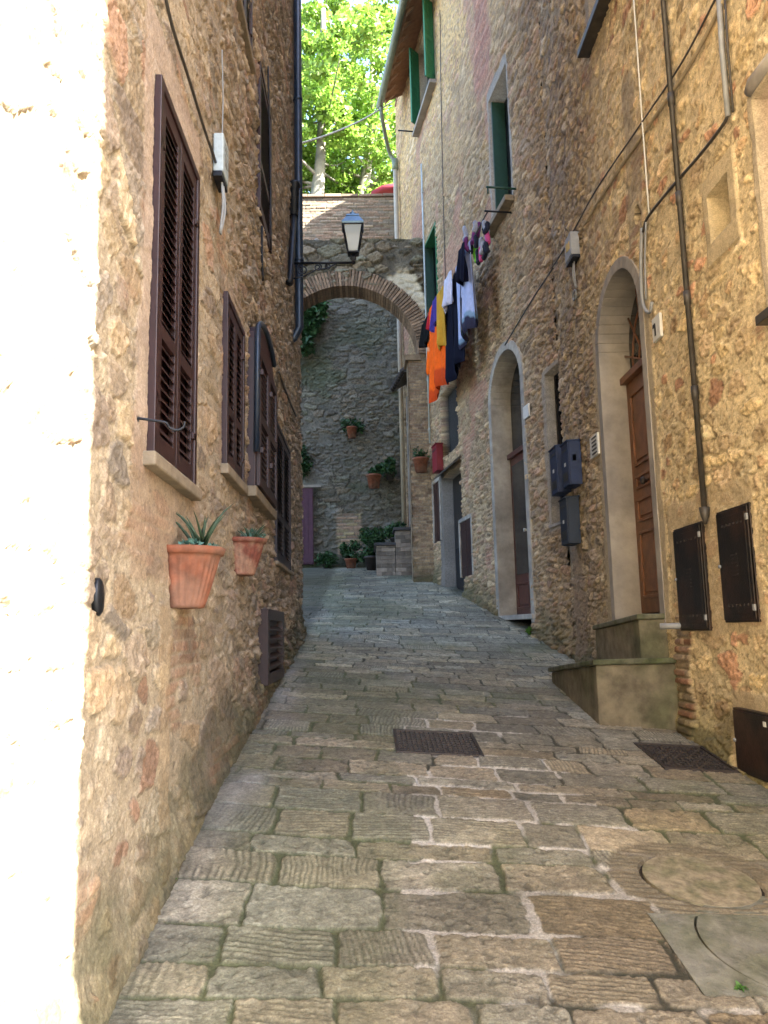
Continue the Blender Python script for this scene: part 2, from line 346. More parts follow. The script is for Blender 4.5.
# ================================================================== ROAD
def make_road():
    x = np.concatenate([np.linspace(-9, -1.1, 40, endpoint=False), np.linspace(-1.1, 2.7, 600), np.linspace(2.75, 9, 20)])
    y = np.concatenate([np.linspace(-30, 1.6, 80, endpoint=False), geo(1.6, 23, .0020), np.linspace(23.1, 26, 6)])
    X, Y = np.meshgrid(x, y); Z = zroad(X, Y)
    wy = Y+.035*(fbm(X*1.2, Y*1.2, 1, 3)-.5)*2+.008*(vn(X*9, Y*9, 2)-.5)+.05*X*.3
    # rows of uneven depth
    rs = np.random.RandomState(3); b = [-40]
    while b[-1] < 40: b.append(b[-1]+rs.choice([.15, .18, .2, .23, .27, .31]))
    b = np.array(b); r = np.clip(np.searchsorted(b, wy)-1, 0, len(b)-2); dlo = wy-b[r]; dhi = b[r+1]-wy
    wx = X+.04*(fbm(X*2+7, Y*2, 5, 3)-.5)*2+.012*(vn(X*11, Y*11, 6)-.5)
    w_ = .32+.22*hsh(r, r*0, 3); q = wx/w_+hsh(r, r*0+1, 4); k = np.floor(q)
    lo = k+.3*(hsh(k, r, 9)-.5); hi = k+1+.3*(hsh(k+1, r, 9)-.5)
    k2 = np.where(q < lo, k-1, np.where(q > hi, k+1, k)); k = k2
    lo = k+.3*(hsh(k, r, 9)-.5); hi = k+1+.3*(hsh(k+1, r, 9)-.5)
    dx = np.minimum(q-lo, hi-q)*w_; dy = np.minimum(dlo, dhi)
    r1 = hsh(k, r, 11); r2 = hsh(k, r, 12); r3 = hsh(k, r, 13); r4 = hsh(k, r, 14)
    n1 = fbm(X*20, Y*20, 21, 4); n2 = fbm(X*2, Y*2, 22, 3); n3 = fbm(X*70, Y*70, 23, 3); n4 = fbm(X*.7, Y*.7, 24, 3)
    cx = X-.1-.055*(Y-2)
    wm = ss(.75, .45, np.abs(X-.62-.04*(Y-3)+.5*(n4-.5)+.25*(n2-.5)))*ss(8.0, 5.0, Y+2*(n4-.5))*ss(.12, .3, fbm(X*1.6, Y*1.6, 26, 3))
    d = np.sqrt(1/(1/np.maximum(dx, 1e-4)**2+1/np.maximum(dy, 1e-4)**2)) + .018*(n1-.5)+.006*(vn(X*13, Y*13, 48)-.5)
    jw = .0035+.009*ss(.45, .52, wm)*ss(.36, .46, fbm(X*3.1+3, Y*3.1, 57, 3))*(.1+1.6*vn(X*5, Y*5, 52)**1.5)+.005*ss(.55, .7, fbm(X*3, Y*3, 27, 2))
    st = ss(jw, jw+.007, d)
    # chisel grooves across the slope, along it on a few, pitted on others
    per = .021+.013*r2
    ang = np.where(r3 < .50, (r4-.5)*.35, np.where(r3 < .82, 1.5708+(r4-.5)*.3, .6*(r4-.5)))
    gc = (wy*np.cos(ang)+wx*np.sin(ang)+.004*(vn(X*4, Y*5, 40)-.5)*2+.003*(n1-.5))/per*2*math.pi
    gr = .5+.5*np.sin(gc+.7*np.sin(gc*.37+r2*6)); groov = np.where(r3 < .64, .45+.55*r1, .10)*ss(.40, .56, fbm(X*4, Y*4, 41, 3)+.08)
    gr = gr**.7
    h = st*(.006+.009*r1) + st*groov*.0045*(gr-.6)*(.4+1.1*n1)+st*.009*(n1-.5)*(1.2)+.005*(n3-.5)
    pit = ss(.58, .72, fbm(X*30, Y*38, 42, 3)); h = h-.007*pit*st*np.where(r3 > .7, 1, .35)
    wj = ss(.45, .52, wm)*ss(.36, .46, fbm(X*3.1+3, Y*3.1, 57, 3))
    h = h+wj*(1-st)*.004
    P = [(.28, .255, .20), (.255, .24, .19), (.31, .275, .20), (.24, .23, .19), (.33, .285, .21), (.26, .245, .195), (.28, .245, .18)]
    sc = pal(r2, P)*(.75+.5*r1)[..., None]*(.55+.9*n1)[..., None]*(.65+.7*n3)[..., None]
    warm = ss(.5, .8, r4)*ss(.0, .6, X-.1)*ss(7, 4, Y); sc = mixc(sc, sc*np.array((1.25, 1.03, .78)), warm*.5)
    sc = sc*((1-.72*groov*(1-gr)**1.5*(.4+1.1*n1))*(.82+.36*hsh(k, r, 15)))[..., None]*(1-.45*pit*np.where(r3 > .7, 1, .4))[..., None]
    jc = mixc(np.array((.05, .048, .032))*np.ones_like(sc), np.array((.52, .49, .44))*(.7+.6*n1)[..., None], wj)
    c = mixc(jc, sc, st); c = c*(1-.35*ss(.25, .6, st)*ss(.99, .7, st))[..., None]  # dark rim around each stone: joint shadow painted into the colour
    # moss
    ms = ss(.5, .72, fbm(X*1.1+2, Y*.8, 43, 4)+.10*(1-st)+.12*ss(1.0, 0, np.abs(X+.45))*1-.03+.10*ss(.9, 0, np.abs(X-2.1))*ss(5.5, 4, Y))
    c = mixc(c, np.array((.10, .115, .05))*(.6+.8*n1)[..., None], ms*(.42+.35*(1-st))*(1-.85*wj*(1-st))*(1-.5*wj))
    dk_ = ss(.5, .7, fbm(X*.9+7, Y*.7+2, 53, 4)); c = c*(1-.34*dk_)[..., None]
    # cooler, slightly lighter tone far up the lane
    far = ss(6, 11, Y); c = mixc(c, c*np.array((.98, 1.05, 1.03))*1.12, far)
    # cement strip at the foot of the left wall
    cs = ss(.40, .62, fbm(X*2.2, Y*1.6, 49, 3))*ss(-.50, -.72, X+.22*(n2-.5)+.14*(fbm(X*6, Y*6, 44, 2)-.5))*ss(3.2, 4.8, Y)*ss(9.5, 7.5, Y)*(X > -1.0)
    c = mixc(c, np.array((.27, .26, .25))*(.6+.8*n1)[..., None], cs*.75); h = h*(1-.6*cs)+cs*.015
    # dirt right by the walls
    wallx = np.where(Y < BY, 2.45, 2.45-BK*(Y-BY)); dw = np.minimum(X+.86, wallx-X)
    t = ss(.16, .0, dw+.12*(n2-.5)); c = mixc(c, np.array((.05, .05, .032))*np.ones_like(c), t*.65)
    rr_ = np.hypot(X-RCX, Y-RCY); m = ss(RRR+.16, RRR+.12, rr_); h = h*(1-m)+m*(.006+.006*(n1-.5)+.002*np.sin(wy*150)); c = mixc(c, np.array((.20, .17, .115))*(.6+.7*n1)[..., None]*(.8+.5*(n2-.3))[..., None], m*.85)
    h = np.where(rr_ < RRR+.012, -.02, h)
    for f in ROADFLAT:
        x0, x1, y0, y1, skew = f
        m = (X > x0) & (X < x1) & (Y > y0) & (Y < y1); h = np.where(m, -.03, h)
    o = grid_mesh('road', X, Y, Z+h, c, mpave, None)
    tag(o, kind='structure'); return o
P1, P2, P3, P4 = roadpt(396, 754), roadpt(482, 754), roadpt(478, 736), roadpt(396, 736)
GR = (P1[0], P2[0], P1[1], P3[1])
C1, C2, C3, C4 = roadpt(662, 772), roadpt(730, 765), roadpt(706, 748), roadpt(641, 754)
MH = (float(roadpt(652, 760)[0]), float(roadpt(652, 760)[0])+.50, float(roadpt(690, 772)[1]), float(roadpt(690, 748)[1]))
# slab with round lid, bottom right
S1 = roadpt(693, 1000); S2 = roadpt(646, 915); print('GR', GR, 'MH', MH, 'S', S1, S2)
R1a, R1b, R1c = roadpt(648, 884), roadpt(757, 884), roadpt(702, 860); R1d = roadpt(702, 906)
R2a, R2c, R2d = roadpt(706, 948), roadpt(775, 924), roadpt(775, 972)
print('ring', R1a, R1b, R1c, R1d, R2a, R2c, R2d)
SL = (S2[0], S2[0]+.62, S1[1]+.0, S2[1])
RCX = float((R1a[0]+R1b[0])/2); RCY = float((R1c[1]+R1d[1])/2); RRR = float(R1b[0]-R1a[0])/2
ROADFLAT = [(GR[0], GR[1], GR[2], GR[3], 0), (MH[0], MH[1], MH[2], MH[3], 0), (SL[0], SL[1], SL[2], SL[3], 0)]
make_road()
gm = MB(); gm.box(-150, 150, -150, 150, -4.6, -4.0); tag(gm.build('ground', mslab, None), kind='structure')
def onroad(x, y, dz=0): return (x, y, float(zroad(x, y))+dz)
def slab(mb, x0, x1, y0, y1, t0, t1):
    mb.hexa([onroad(x0, y0, t0), onroad(x1, y0, t0), onroad(x1, y1, t0), onroad(x0, y1, t0), onroad(x0, y0, t1), onroad(x1, y0, t1), onroad(x1, y1, t1), onroad(x0, y1, t1)])
# iron grate in the middle of the lane
x0, x1, y0, y1 = GR; t = thing('drain_grate', 'rectangular rusty iron drain grate in the middle of the lane', 'drain grate', onroad((x0+x1)/2, (y0+y1)/2))
m = MB()
for a, b, c, d in ((x0, x1, y0, y0+.02), (x0, x1, y1-.02, y1), (x0, x0+.02, y0+.02, y1-.02), (x1-.02, x1, y0+.02, y1-.02)): slab(m, a, b, c, d, -.02, .02)
m.build('frame', mcast, t); m = MB(); nx, ny = 16, 9
for i in range(1, nx): xx = x0+.02+(x1-x0-.04)*i/nx; slab(m, xx-.006, xx+.006, y0+.021, y1-.021, -.02, .012)
for i in range(1, ny): q = y0+.02+(y1-y0-.04)*i/ny; slab(m, x0+.021, x1-.021, q-.009, q+.009, -.018, .014)
slab(m, x0+.021, x1-.021, y0+.021, y1-.021, -.028, -.012)
m.build('grille', mcast, t)
x0, x1, y0, y1 = MH; t = thing('manhole_cover', 'square iron cover with basket-weave tread beside the right wall', 'manhole cover', onroad((x0+x1)/2, (y0+y1)/2))
m = MB()
for a, b, c, d in ((x0, x1, y0, y0+.025), (x0, x1, y1-.025, y1), (x0, x0+.025, y0+.025, y1-.025), (x1-.025, x1, y0+.025, y1-.025)): slab(m, a, b, c, d, -.02, .018)
m.build('frame', mcast, t); m = MB(); slab(m, x0+.03, x1-.03, y0+.03, y1-.03, -.02, .008); nx, ny = 11, 10
for i in range(nx):
    for j in range(ny):
        a = x0+.035+(x1-x0-.07)*i/nx; b = y0+.035+(y1-y0-.07)*j/ny; dx_ = (x1-x0-.07)/nx; dy_ = (y1-y0-.07)/ny
        if (i+j) % 2: slab(m, a+.1*dx_, a+.9*dx_, b+.3*dy_, b+.7*dy_, .006, .015)
        else: slab(m, a+.3*dx_, a+.7*dx_, b+.1*dy_, b+.9*dy_, .006, .015)
m.build('tread_plate', mcast, t)
def disc(mb, cx, cy, r, t0, t1, inner=0, seg=56):
    for k in range(seg):
        a0 = 2*math.pi*k/seg; a1 = 2*math.pi*(k+1)/seg
        p = [(cx+rr*math.cos(a), cy+rr*math.sin(a)) for rr, a in ((inner, a0), (r, a0), (r, a1), (inner, a1))]
        if inner: mb.hexa([onroad(x, y, t0) for x, y in p]+[onroad(x, y, t1) for x, y in p])
        else: mb.add([onroad(x, y, t1) for x, y in p[:3]], [(0, 1, 2)])
x0, x1, y0, y1 = SL; t = thing('stone_manhole_slab', 'smooth dark grey square slab with a round lid at the lower right', 'manhole cover', onroad((x0+x1)/2, (y0+y1)/2))
cx, cy = float(R2c[0])+.03, float((R2c[1]+R2d[1])/2); rr = max(.16, cx-float(R2a[0]))
m = MB(); N_ = 40                                 # slab with a round hole
def sq(a):
    c, s_ = math.cos(a), math.sin(a); hx0, hx1, hy0, hy1 = x0+.006-cx, x1-cx, y0+.004-cy, y1-.004-cy
    tt = 1e9
    if c > 1e-6: tt = min(tt, hx1/c)
    if c < -1e-6: tt = min(tt, hx0/c)
    if s_ > 1e-6: tt = min(tt, hy1/s_)
    if s_ < -1e-6: tt = min(tt, hy0/s_)
    return cx+tt*c, cy+tt*s_
angs = sorted([2*math.pi*k/72 for k in range(72)]+[math.atan2(b-cy, a-cx) % (2*math.pi) for a, b in ((x0+.006, y0+.004), (x1, y0+.004), (x1, y1-.004), (x0+.006, y1-.004))])
for k in range(len(angs)):
    a, b = angs[k], angs[(k+1) % len(angs)]; ra = rr+.006
    p = [(cx+ra*math.cos(a), cy+ra*math.sin(a)), sq(a), sq(b), (cx+ra*math.cos(b), cy+ra*math.sin(b))]
    m.hexa([onroad(x, y, -.03) for x, y in p]+[onroad(x, y, .005) for x, y in p])
m.build('slab', mslab, t)
m = MB(); disc(m, cx, cy, rr-.004, -.02, .004, inner=.014); m.build('lid', mslab, t)
# round lid in worn stone
rcx = float((R1a[0]+R1b[0])/2); rcy = float((R1c[1]+R1d[1])/2); rr1 = float(R1b[0]-R1a[0])/2
t = thing('round_manhole', 'round worn sandstone lid set in mossy paving above the dark slab', 'manhole cover', onroad(rcx, rcy))
m = MB(); disc(m, rcx, rcy, rr1-.004, -.02, .006, inner=.012); m.build('lid', mtslab, t)
m = MB(); disc(m, rcx, rcy, rr1+.02, -.03, -.012, inner=rr1-.02); m.build('joint', msoil, t)
# ================================================================== HOUSES
OCH = [(.43, .33, .21), (.39, .30, .20), (.33, .25, .175), (.47, .37, .24), (.36, .28, .20), (.31, .24, .18), (.41, .30, .19), (.43, .36, .26), (.37, .25, .17), (.29, .24, .19), (.45, .36, .24)]
GOLD = [(.66, .51, .29), (.58, .44, .26), (.70, .57, .35), (.50, .38, .22), (.64, .48, .29), (.56, .39, .22), (.68, .52, .28), (.54, .31, .19)]
BRO = [(.26, .19, .12), (.22, .16, .11), (.30, .22, .14), (.18, .13, .09), (.34, .26, .17), (.25, .16, .11), (.28, .21, .15), (.20, .16, .12), (.33, .22, .14)]
BROW = [(.38, .27, .165), (.33, .235, .145), (.43, .31, .185), (.28, .205, .13), (.46, .345, .21), (.36, .235, .15), (.40, .30, .185), (.32, .24, .16), (.43, .28, .18)]
OCU = [(.52, .38, .22), (.46, .33, .19), (.56, .42, .26), (.40, .28, .17), (.50, .35, .20), (.48, .30, .20)]
BRN = [(.27, .21, .155), (.22, .175, .13), (.32, .25, .18), (.18, .145, .11), (.36, .29, .21), (.27, .19, .15), (.30, .24, .185), (.21, .18, .15)]
BROL = [(.36, .275, .18), (.31, .235, .16), (.40, .31, .20), (.27, .205, .14), (.43, .34, .225)]
OCD = [(.38, .29, .185), (.34, .265, .175), (.28, .215, .15), (.42, .33, .21), (.31, .245, .175), (.26, .205, .155), (.36, .265, .165), (.38, .32, .23), (.35, .22, .145), (.25, .21, .165), (.41, .33, .22)]
RED = [(.34, .17, .10), (.30, .15, .09), (.36, .21, .13), (.28, .17, .11)]
GRN = [(.13, .125, .10), (.15, .145, .11), (.11, .10, .08), (.175, .16, .125), (.14, .13, .105), (.18, .15, .11)]
def patch(U, Z, h, c, mask, hb, cb): return h*(1-mask)+hb*mask, mixc(c, cb, mask)
def style_left(U, Z):
    h, c = rubble(U, Z, 3, .27, .15, OCD, (.39, .32, .225), amp=.010, cover=.62, rough=.007, big=1.6, pit=.35)
    # farther up the lane the wall is rougher and browner, with less pointing left
    h2, c2 = rubble(U, Z, 8, .21, .075, BRN, (.30, .25, .19), amp=.021, cover=.42, rough=.013, big=1.5)
    t = ss(3.4, 6.5, U+1.6*(fbm(U*.8, Z*.6, 90, 3)-.5)+.25*(Z-2)); h, c = patch(U, Z, h, c, t, h2, c2)
    hb, cb = bricks(U, Z, 12, .26, .058, RED, (.33, .26, .18))
    m = ss(.68, .74, fbm(U*1.3, Z*2.2, 91, 3)); h, c = patch(U, Z, h, c, m*.55, hb, cb)
    return h, c
def style_right(U, Z):
    h, c = rubble(U, Z, 21, .21, .12, GOLD, (.66, .53, .32), amp=.010, cover=.74, rough=.010, big=1.7)
    h2, c2 = rubble(U, Z, 24, .15, .09, BROL+OCH, (.42, .335, .215), amp=.018, cover=.5, rough=.012, big=1.5)
    t = ss(6.9, 8.6, U+1.1*(fbm(U*.9, Z*.5, 92, 3)-.5)+.10*(Z-3)); h, c = patch(U, Z, h, c, t, h2, c2)
    hb, cb = bricks(U, Z, 26, .27, .06, RED+OCH[:3], (.38, .30, .20), .02)
    m = ss(.70, .76, fbm(U*1.4, Z*1.1, 93, 3)); h, c = patch(U, Z, h, c, m*.7, hb, cb)
    m = (np.abs(U-6.22+.05*np.sin(Z*9)) < .14)*(Z < 1.66)*1.; h, c = patch(U, Z, h, c, m, hb*1.2+.012, cb*.85)
    return h, c
def style_far(U, Z):
    h, c = rubble(U, Z, 31, .20, .068, BROW, (.42, .315, .19), amp=.024, cover=.42, rough=.014, big=1.5)
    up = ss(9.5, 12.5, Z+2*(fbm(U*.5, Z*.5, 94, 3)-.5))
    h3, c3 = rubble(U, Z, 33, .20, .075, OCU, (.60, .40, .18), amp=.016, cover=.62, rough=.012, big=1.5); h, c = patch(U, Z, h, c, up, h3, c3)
    hb, cb = bricks(U, Z, 36, .27, .062, [(.40, .20, .14), (.36, .17, .12), (.44, .24, .17)], (.40, .28, .20), .018)
    m = ss(.70, .76, fbm(U*.9, Z*.7, 95, 3))*.7
    m = np.maximum(m, ss(.55, .35, np.abs(U-2.6+.35*(fbm(U*2, Z*2, 96, 2)-.5)))*ss(10.2, 10.6, Z)*ss(14.5, 13.0, Z))
    m = np.maximum(m, .85*ss(.8, .5, np.abs(U-8.2))*ss(8.5, 9.2, Z)*ss(12.0, 11.0, Z))
    h, c = patch(U, Z, h, c, m, hb, cb)
    return h, c
def rectpx(W, pa, pb, pc, pd, off=0):   # left/right edge x left/right, top-left, top-right, bottom-left, bottom-right
    q = [W.uz(*p, off) for p in (pa, pb, pc, pd)]
    u0 = (q[0][0]+q[2][0])/2; u1 = (q[1][0]+q[3][0])/2; zt = (q[0][1]+q[1][1])/2; zb = (q[2][1]+q[3][1])/2
    return min(u0, u1), max(u0, u1), zb, zt
zfine = np.concatenate([np.linspace(-.6, 5.2, 640, endpoint=False), np.linspace(5.2, 10.5, 330, endpoint=False), np.linspace(10.5, 17, 110)])
# ---------------- left house
HL = thing('stone_house', 'tall ochre rubble stone house with maroon shutters lining the left side of the lane', 'house', (-.86, 5, 1))
TRIM = (.32, .27, .2)
w1 = rectpx(WL, (156, 62), (197, 164), (152, 442), (200, 497), .036); w2 = rectpx(WL, (228, 292), (244, 328), (227, 463), (246, 488), .036)
w3 = rectpx(WL, (252, 325), (270, 350), (250, 490), (271, 507), .036); w4 = rectpx(WL, (277, 421), (291, 450), (277, 560), (291, 572), .036)
w5 = rectpx(WL, (260, 64), (272, 110), (261, 225), (272, 240), .036); vent = rectpx(WL, (258, 610), (280, 612), (258, 682), (280, 678))
print('w', w1, w2, w3, w4, w5, vent)
w6a = WL.uz(233, 8); w6b = WL.uz(250, 72); print('w6', w6a, w6b)
featsL = [rec(w1[0]+.07, w1[1], w1[2], w1[3], .04), rec(w2[0], w2[1], w2[2], w2[3], .04), rec(w3[0]+.08, w3[1]-.08, w3[2], w3[3]-.05, .1),
          rec(w4[0], w4[1], w4[2], w4[3], .05), rec(w5[0], w5[1], w5[2], w5[3], .05)]
featsL += [dict(r=(w1[0]-.10, w1[1]+.12, w1[2]-.05, w1[3]+.30), soft=.09, c=(.40, .31, .24), h=.006, a=.8),
           dict(r=(w2[0]-.10, w2[1]+.15, w2[2]-.1, w2[3]+.2), soft=.1, c=(.31, .23, .17), h=.006, a=.6),
           dict(r=(w1[0]-.1, w1[1]+.25, w1[2]-.5, w1[2]), soft=.12, c=(.30, .21, .14), h=.004, a=.6),
           dict(r=(3.35, 3.56, .8, 1.72), soft=.06, c=(.38, .27, .15), h=.01, a=.4)]
featsL = featsL[5:]+featsL[:5]
usL = ulines(np.concatenate([np.linspace(.6, 1.8, 60, endpoint=False), geo(1.8, 10.62, .0021)]), featsL)
relief('wall', WL, usL, zlines(zfine[zfine < 14.1], featsL), featsL, style_left, HL, False)
m = MB(); m.box(-7, -1.33, -18, 10.60, -5, 14.3); m.box(-1.33, -.895, .3, .61, -5, 14.2); m.box(-1.33, -.875, 10.585, 10.64, -.6, 14.2)
m.box(-1.33, -.86, -18, .6, -5, 14.25)
m.build('masonry', mpla2, HL)
m = MB(); m.hexa([(-7.3, -18.2, 16.5), (-.45, -18.2, 14.3), (-.45, 10.9, 14.3), (-7.3, 10.9, 16.5), (-7.3, -18.2, 16.65), (-.45, -18.2, 14.45), (-.45, 10.9, 14.45), (-7.3, 10.9, 16.65)]); m.build('roof', mtile, HL)
def shutter_pair(house, W, r, name='window', n0=.0, th=.036, mt=mshut, leaves=2, lower=.32, sill=None, arch=0, out=.02):
    u0, u1, z0, z1 = r; fr = MB(); fw = .045
    fr.wb(W, u0, u0+fw, z0, z1, n0-.03, n0+th); fr.wb(W, u1-fw, u1, z0, z1, n0-.03, n0+th); fr.wb(W, u0+fw, u1-fw, z1-fw, z1, n0-.03, n0+th)
    fo = fr.build(name, mt, house, bevel=.004); U0, U1 = u0+fw+.004, u1-fw-.004
    for k in range(leaves):
        a = U0+(U1-U0)*k/leaves+.003; b = U0+(U1-U0)*(k+1)/leaves-.003; m = MB(); s_ = .055; zz0, zz1 = z0+.005, z1-fw-.004; na, nb = n0+.005, n0+th-.008
        m.wb(W, a, a+s_, zz0, zz1, na, nb); m.wb(W, b-s_, b, zz0, zz1, na, nb)
        for q0, q1 in ((zz0, zz0+.09), (zz1-.07, zz1), (zz0+(zz1-zz0)*lower, zz0+(zz1-zz0)*lower+.06)): m.wb(W, a+s_, b-s_, q0, q1, na, nb)
        m.wb(W, a+s_, b-s_, zz0+.09, zz1-.07, na-.012, na-.004)
        for lo_, hi_ in ((zz0+.095, zz0+(zz1-zz0)*lower-.004), (zz0+(zz1-zz0)*lower+.065, zz1-.075)):
            n = max(1, int((hi_-lo_)/.042))
            for i in range(n):
                z = lo_+(hi_-lo_)*(i+.5)/n; P = [W.at(a+s_, z-.014, nb), W.at(b-s_, z-.014, nb), W.at(b-s_, z+.020, na), W.at(a+s_, z+.020, na)]
                Q = [(p[0], p[1], p[2]+.007) for p in P]; m.hexa(P+Q)
        for q in (.15, .85):
            z = zz0+(zz1-zz0)*q; e = a if k == 0 else b; m.wb(W, e-.03, e+.03, z-.015, z+.015, nb-.001, nb+.008)
        m.build('shutter', mt, fo, bevel=.0015 if W is WL and u0 < 5 else 0)
    if sill:
        m = MB(); m.wb(W, u0-.05, u1+.05, z0-sill*.8, z0-.002, -.05, .055); m.build('sill', msill, fo, bevel=.008)
    return fo
w1 = (w1[0]+.07, w1[1], w1[2], w1[3]); shutter_pair(HL, WL, w1, sill=.075); shutter_pair(HL, WL, w2, sill=.08)
shutter_pair(HL, WL, w4, mt=mshutd, sill=.05); shutter_pair(HL, WL, w5, leaves=1)
# third window: shutters bent out, rounded top, pale flashing
u0, u1, z0, z1 = w3; fr = MB()
prof3 = [(u0, z0)]+[(u0+(u1-u0)*.5*(1-math.cos(a)), z1-.22+.22*math.sin(a)) for a in np.linspace(0, math.pi, 13)]+[(u1, z0)]
vs = [WL.at(u, z, 0) for u, z in prof3]+[WL.at(u, z, .07) for u, z in prof3]; n = len(prof3)
fr.add(vs, [tuple(range(n)), tuple(range(2*n-1, n-1, -1))]+[(i, i+n, (i+1) % n+n, (i+1) % n) for i in range(n)]); fo = fr.build('window', mshut, HL, bevel=.006)
for k in range(2):
    a = u0+.03+(u1-u0-.06)*k/2+.004; b = u0+.03+(u1-u0-.06)*(k+1)/2-.004; m = MB()
    for q in ((a, a+.07), (b-.07, b)): m.wb(WL, *q, z0+.01, z1-.28, .071, .10)
    for z in (z0+.01, z0+.5, z1-.34): m.wb(WL, a+.07, b-.07, z, z+.07, .071, .10)
    for z in np.arange(z0+.09, z1-.36, .045): m.wb(WL, a+.07, b-.07, z, z+.022, .071, .088)
    m.wb(WL, a-.02, a+.03, z0+.25, z0+.29, .10, .125); m.wb(WL, a-.02, a+.03, z1-.5, z1-.46, .10, .125)
    m.build('shutter', mshut, fo, bevel=.002)
m = MB(); m.tube([WL.at(u0-.02, z0+.25, .08)]+[WL.at(u0-.01+(u1-u0)*.5*(1-math.cos(a)), z1-.2+.22*math.sin(a), .085) for a in np.linspace(0, math.pi*.8, 10)], .022, 8); m.build('drip_rail', mnavyp, fo)
m = MB(); m.wb(WL, u0-.05, u1+.05, z0-.08, z0-.003, -.05, .085); m.build('sill', msill, fo, bevel=.008)
# upper window high on the left, sill seen from below, open shutter
u0, u1 = w6a[0], w6b[0]; z0 = (w6a[1]+w6b[1])/2; fo = shutter_pair(HL, WL, (u0+.05, u1-.1, z0+.06, z0+1.5), sill=.07)
# ventilation shutter low on the wall
u0, u1, z0, z1 = vent; u1 = min(u1, 7.6); m = MB(); m.wb(WL, u0, u0+.12, z0, z1, -.02, .08); m.wb(WL, u1-.12, u1, z0, z1, -.02, .08); m.wb(WL, u0+.12, u1-.12, z1-.09, z1, -.02, .08); m.wb(WL, u0+.12, u1-.12, z0, z0+.09, -.02, .08); m.wb(WL, u0+.12, u1-.12, z0+.09, z1-.09, -.02, .03)
for z in np.arange(z0+.12, z1-.12, .075): m.hexa([WL.at(u0+.12, z, .08), WL.at(u1-.12, z, .08), WL.at(u1-.12, z+.03, .04), WL.at(u0+.12, z+.03, .04), WL.at(u0+.12, z+.015, .08), WL.at(u1-.12, z+.015, .08), WL.at(u1-.12, z+.045, .04), WL.at(u0+.12, z+.045, .04)])
m.build('vent_shutter', mshut, HL, bevel=.003)
# navy downpipe near the far corner
u, zt = WL.uz(292, 300); zb = WL.uz(296, 352)[1]; m = MB(); m.tube([WL.at(u, 14.1, .09), WL.at(u, zb+.12, .09), WL.at(u+.02, zb, .02), WL.at(u+.02, zb-.05, -.05)], .052, 12)
for z in (6.2, 8.4, 10.6): m.tube([WL.at(u, z-.02, .09), WL.at(u, z+.02, .09)], .062, 12)
m.build('downpipe', mnavyp, HL)
# cables on the left wall
def pxcable(house, W, pts, r, mt, off=.035, name='cable', sm=True, seg=7):
    P = [W.at(*W.uz(a, b, off), off) for a, b in pts]; m = MB(); m.tube(smoothcurve(P, 5) if sm else P, r, seg); return m.build(name, mt, house)
pxcable(HL, WL, [(160, -30), (172, 25), (190, 82), (204, 128), (215, 160), (222, 188), (226, 204)], .008, mcable)
m = MB(); c_ = WL.uz(225, 209, .04); m.tube([WL.at(c_[0]+.05*math.cos(a), c_[1]+.022*math.sin(a), .04) for a in np.linspace(0, 2*math.pi, 15)], .006, 6, False); m.build('cable_loop', mcable, HL)
pxcable(HL, WL, [(279, 372), (286, 392), (296, 416)], .012, mcable)
pxcable(HL, WL, [(222, 50), (223, 100), (222, 142)], .004, mgrey)
pxcable(HL, WL, [(262, 226), (262, 255), (263, 281)], .010, miron); pxcable(HL, WL, [(268, 66), (270, 160), (271, 250)], .008, miron)
# ---------------- right near house
HN = thing('golden_house', 'golden plastered stone house on the right with a walnut arched door above two steps', 'house', (2.6, 5, 1))
d1 = rectpx(WR, (600, 330), (643, 330), (616, 617), (661, 612)); d1 = (d1[0], d1[1], 1.69, WR.uz(624, 262)[1]); print('d1', d1)
nic = rectpx(WR, (711, 190), (731, 176), (713, 240), (733, 228)); slit = rectpx(WR, (635, 208), (641, 205), (636, 224), (642, 222)); print('niche', nic, slit)
ws = WR.uz(590, 52); we = WR.uz(615, 0); print('upper sill', ws, we)
nearw = (3.7, WR.uz(765, 200)[0], WR.uz(760, 325)[1], WR.uz(760, 92)[1]); print('nearw', nearw)
lowd = WR.uz(740, 707); lowb = WR.uz(742, 770)
featsR = [dict(r=(d1[0]-.24, d1[1]+.24, d1[2]-.1, d1[3]-.3), soft=.06, c=(.42, .34, .22), h=.012),
          dict(r=(nic[0]-.1, nic[1]+.1, nic[2]-.16, nic[3]+.14), soft=.02, c=(.50, .40, .24), h=.02),
          dict(r=(nearw[0], nearw[1]+.07, nearw[2]-.1, nearw[3]+.05), soft=.04, c=(.46, .38, .26), h=.02),
          dict(r=(ws[0]-1.1, ws[0]+.05, ws[1]+.02, ws[1]+2.2), soft=.05, c=(.30, .26, .21), h=.012),
          dict(r=(4.9, 6.35, 1.5, 2.55), soft=.10, c=(.46, .36, .22), h=.008, a=.75),
          dict(r=(6.35, 6.75, 5.0, 6.6), soft=.2, c=(.25, .2, .14), h=.01, a=.6),
          dict(r=(8.9, 9.5, 1.2, 2.6), soft=.2, c=(.26, .19, .13), h=.008, a=.6),
          rec(d1[0]-.04, d1[1]+.04, -2, d1[3]+.04, .42, (.36, .31, .24), arch=.56), rec(nic[0], nic[1], nic[2], nic[3], .3, (.50, .42, .27)),
          rec(slit[0], slit[1], slit[2], slit[3], .25, (.06, .05, .04), arch=.12),
          rec(nearw[0], nearw[1], nearw[2], nearw[3], .16, (.42, .30, .25)), rec(ws[0]-.95, ws[0]-.1, ws[1]+.06, ws[1]+1.7, .2, (.22, .2, .17))]
featsR.append(dict(r=(4.1, 5.45, .95-.35, 1.15), soft=.08, c=(.44, .35, .22), h=.005, a=.9))
usR = ulines(np.concatenate([np.linspace(.62, 3.5, 60, endpoint=False), geo(3.5, BY, .0024)]), featsR)
relief('wall', WR, usR, zlines(zfine, featsR), featsR, style_right, HN, True)
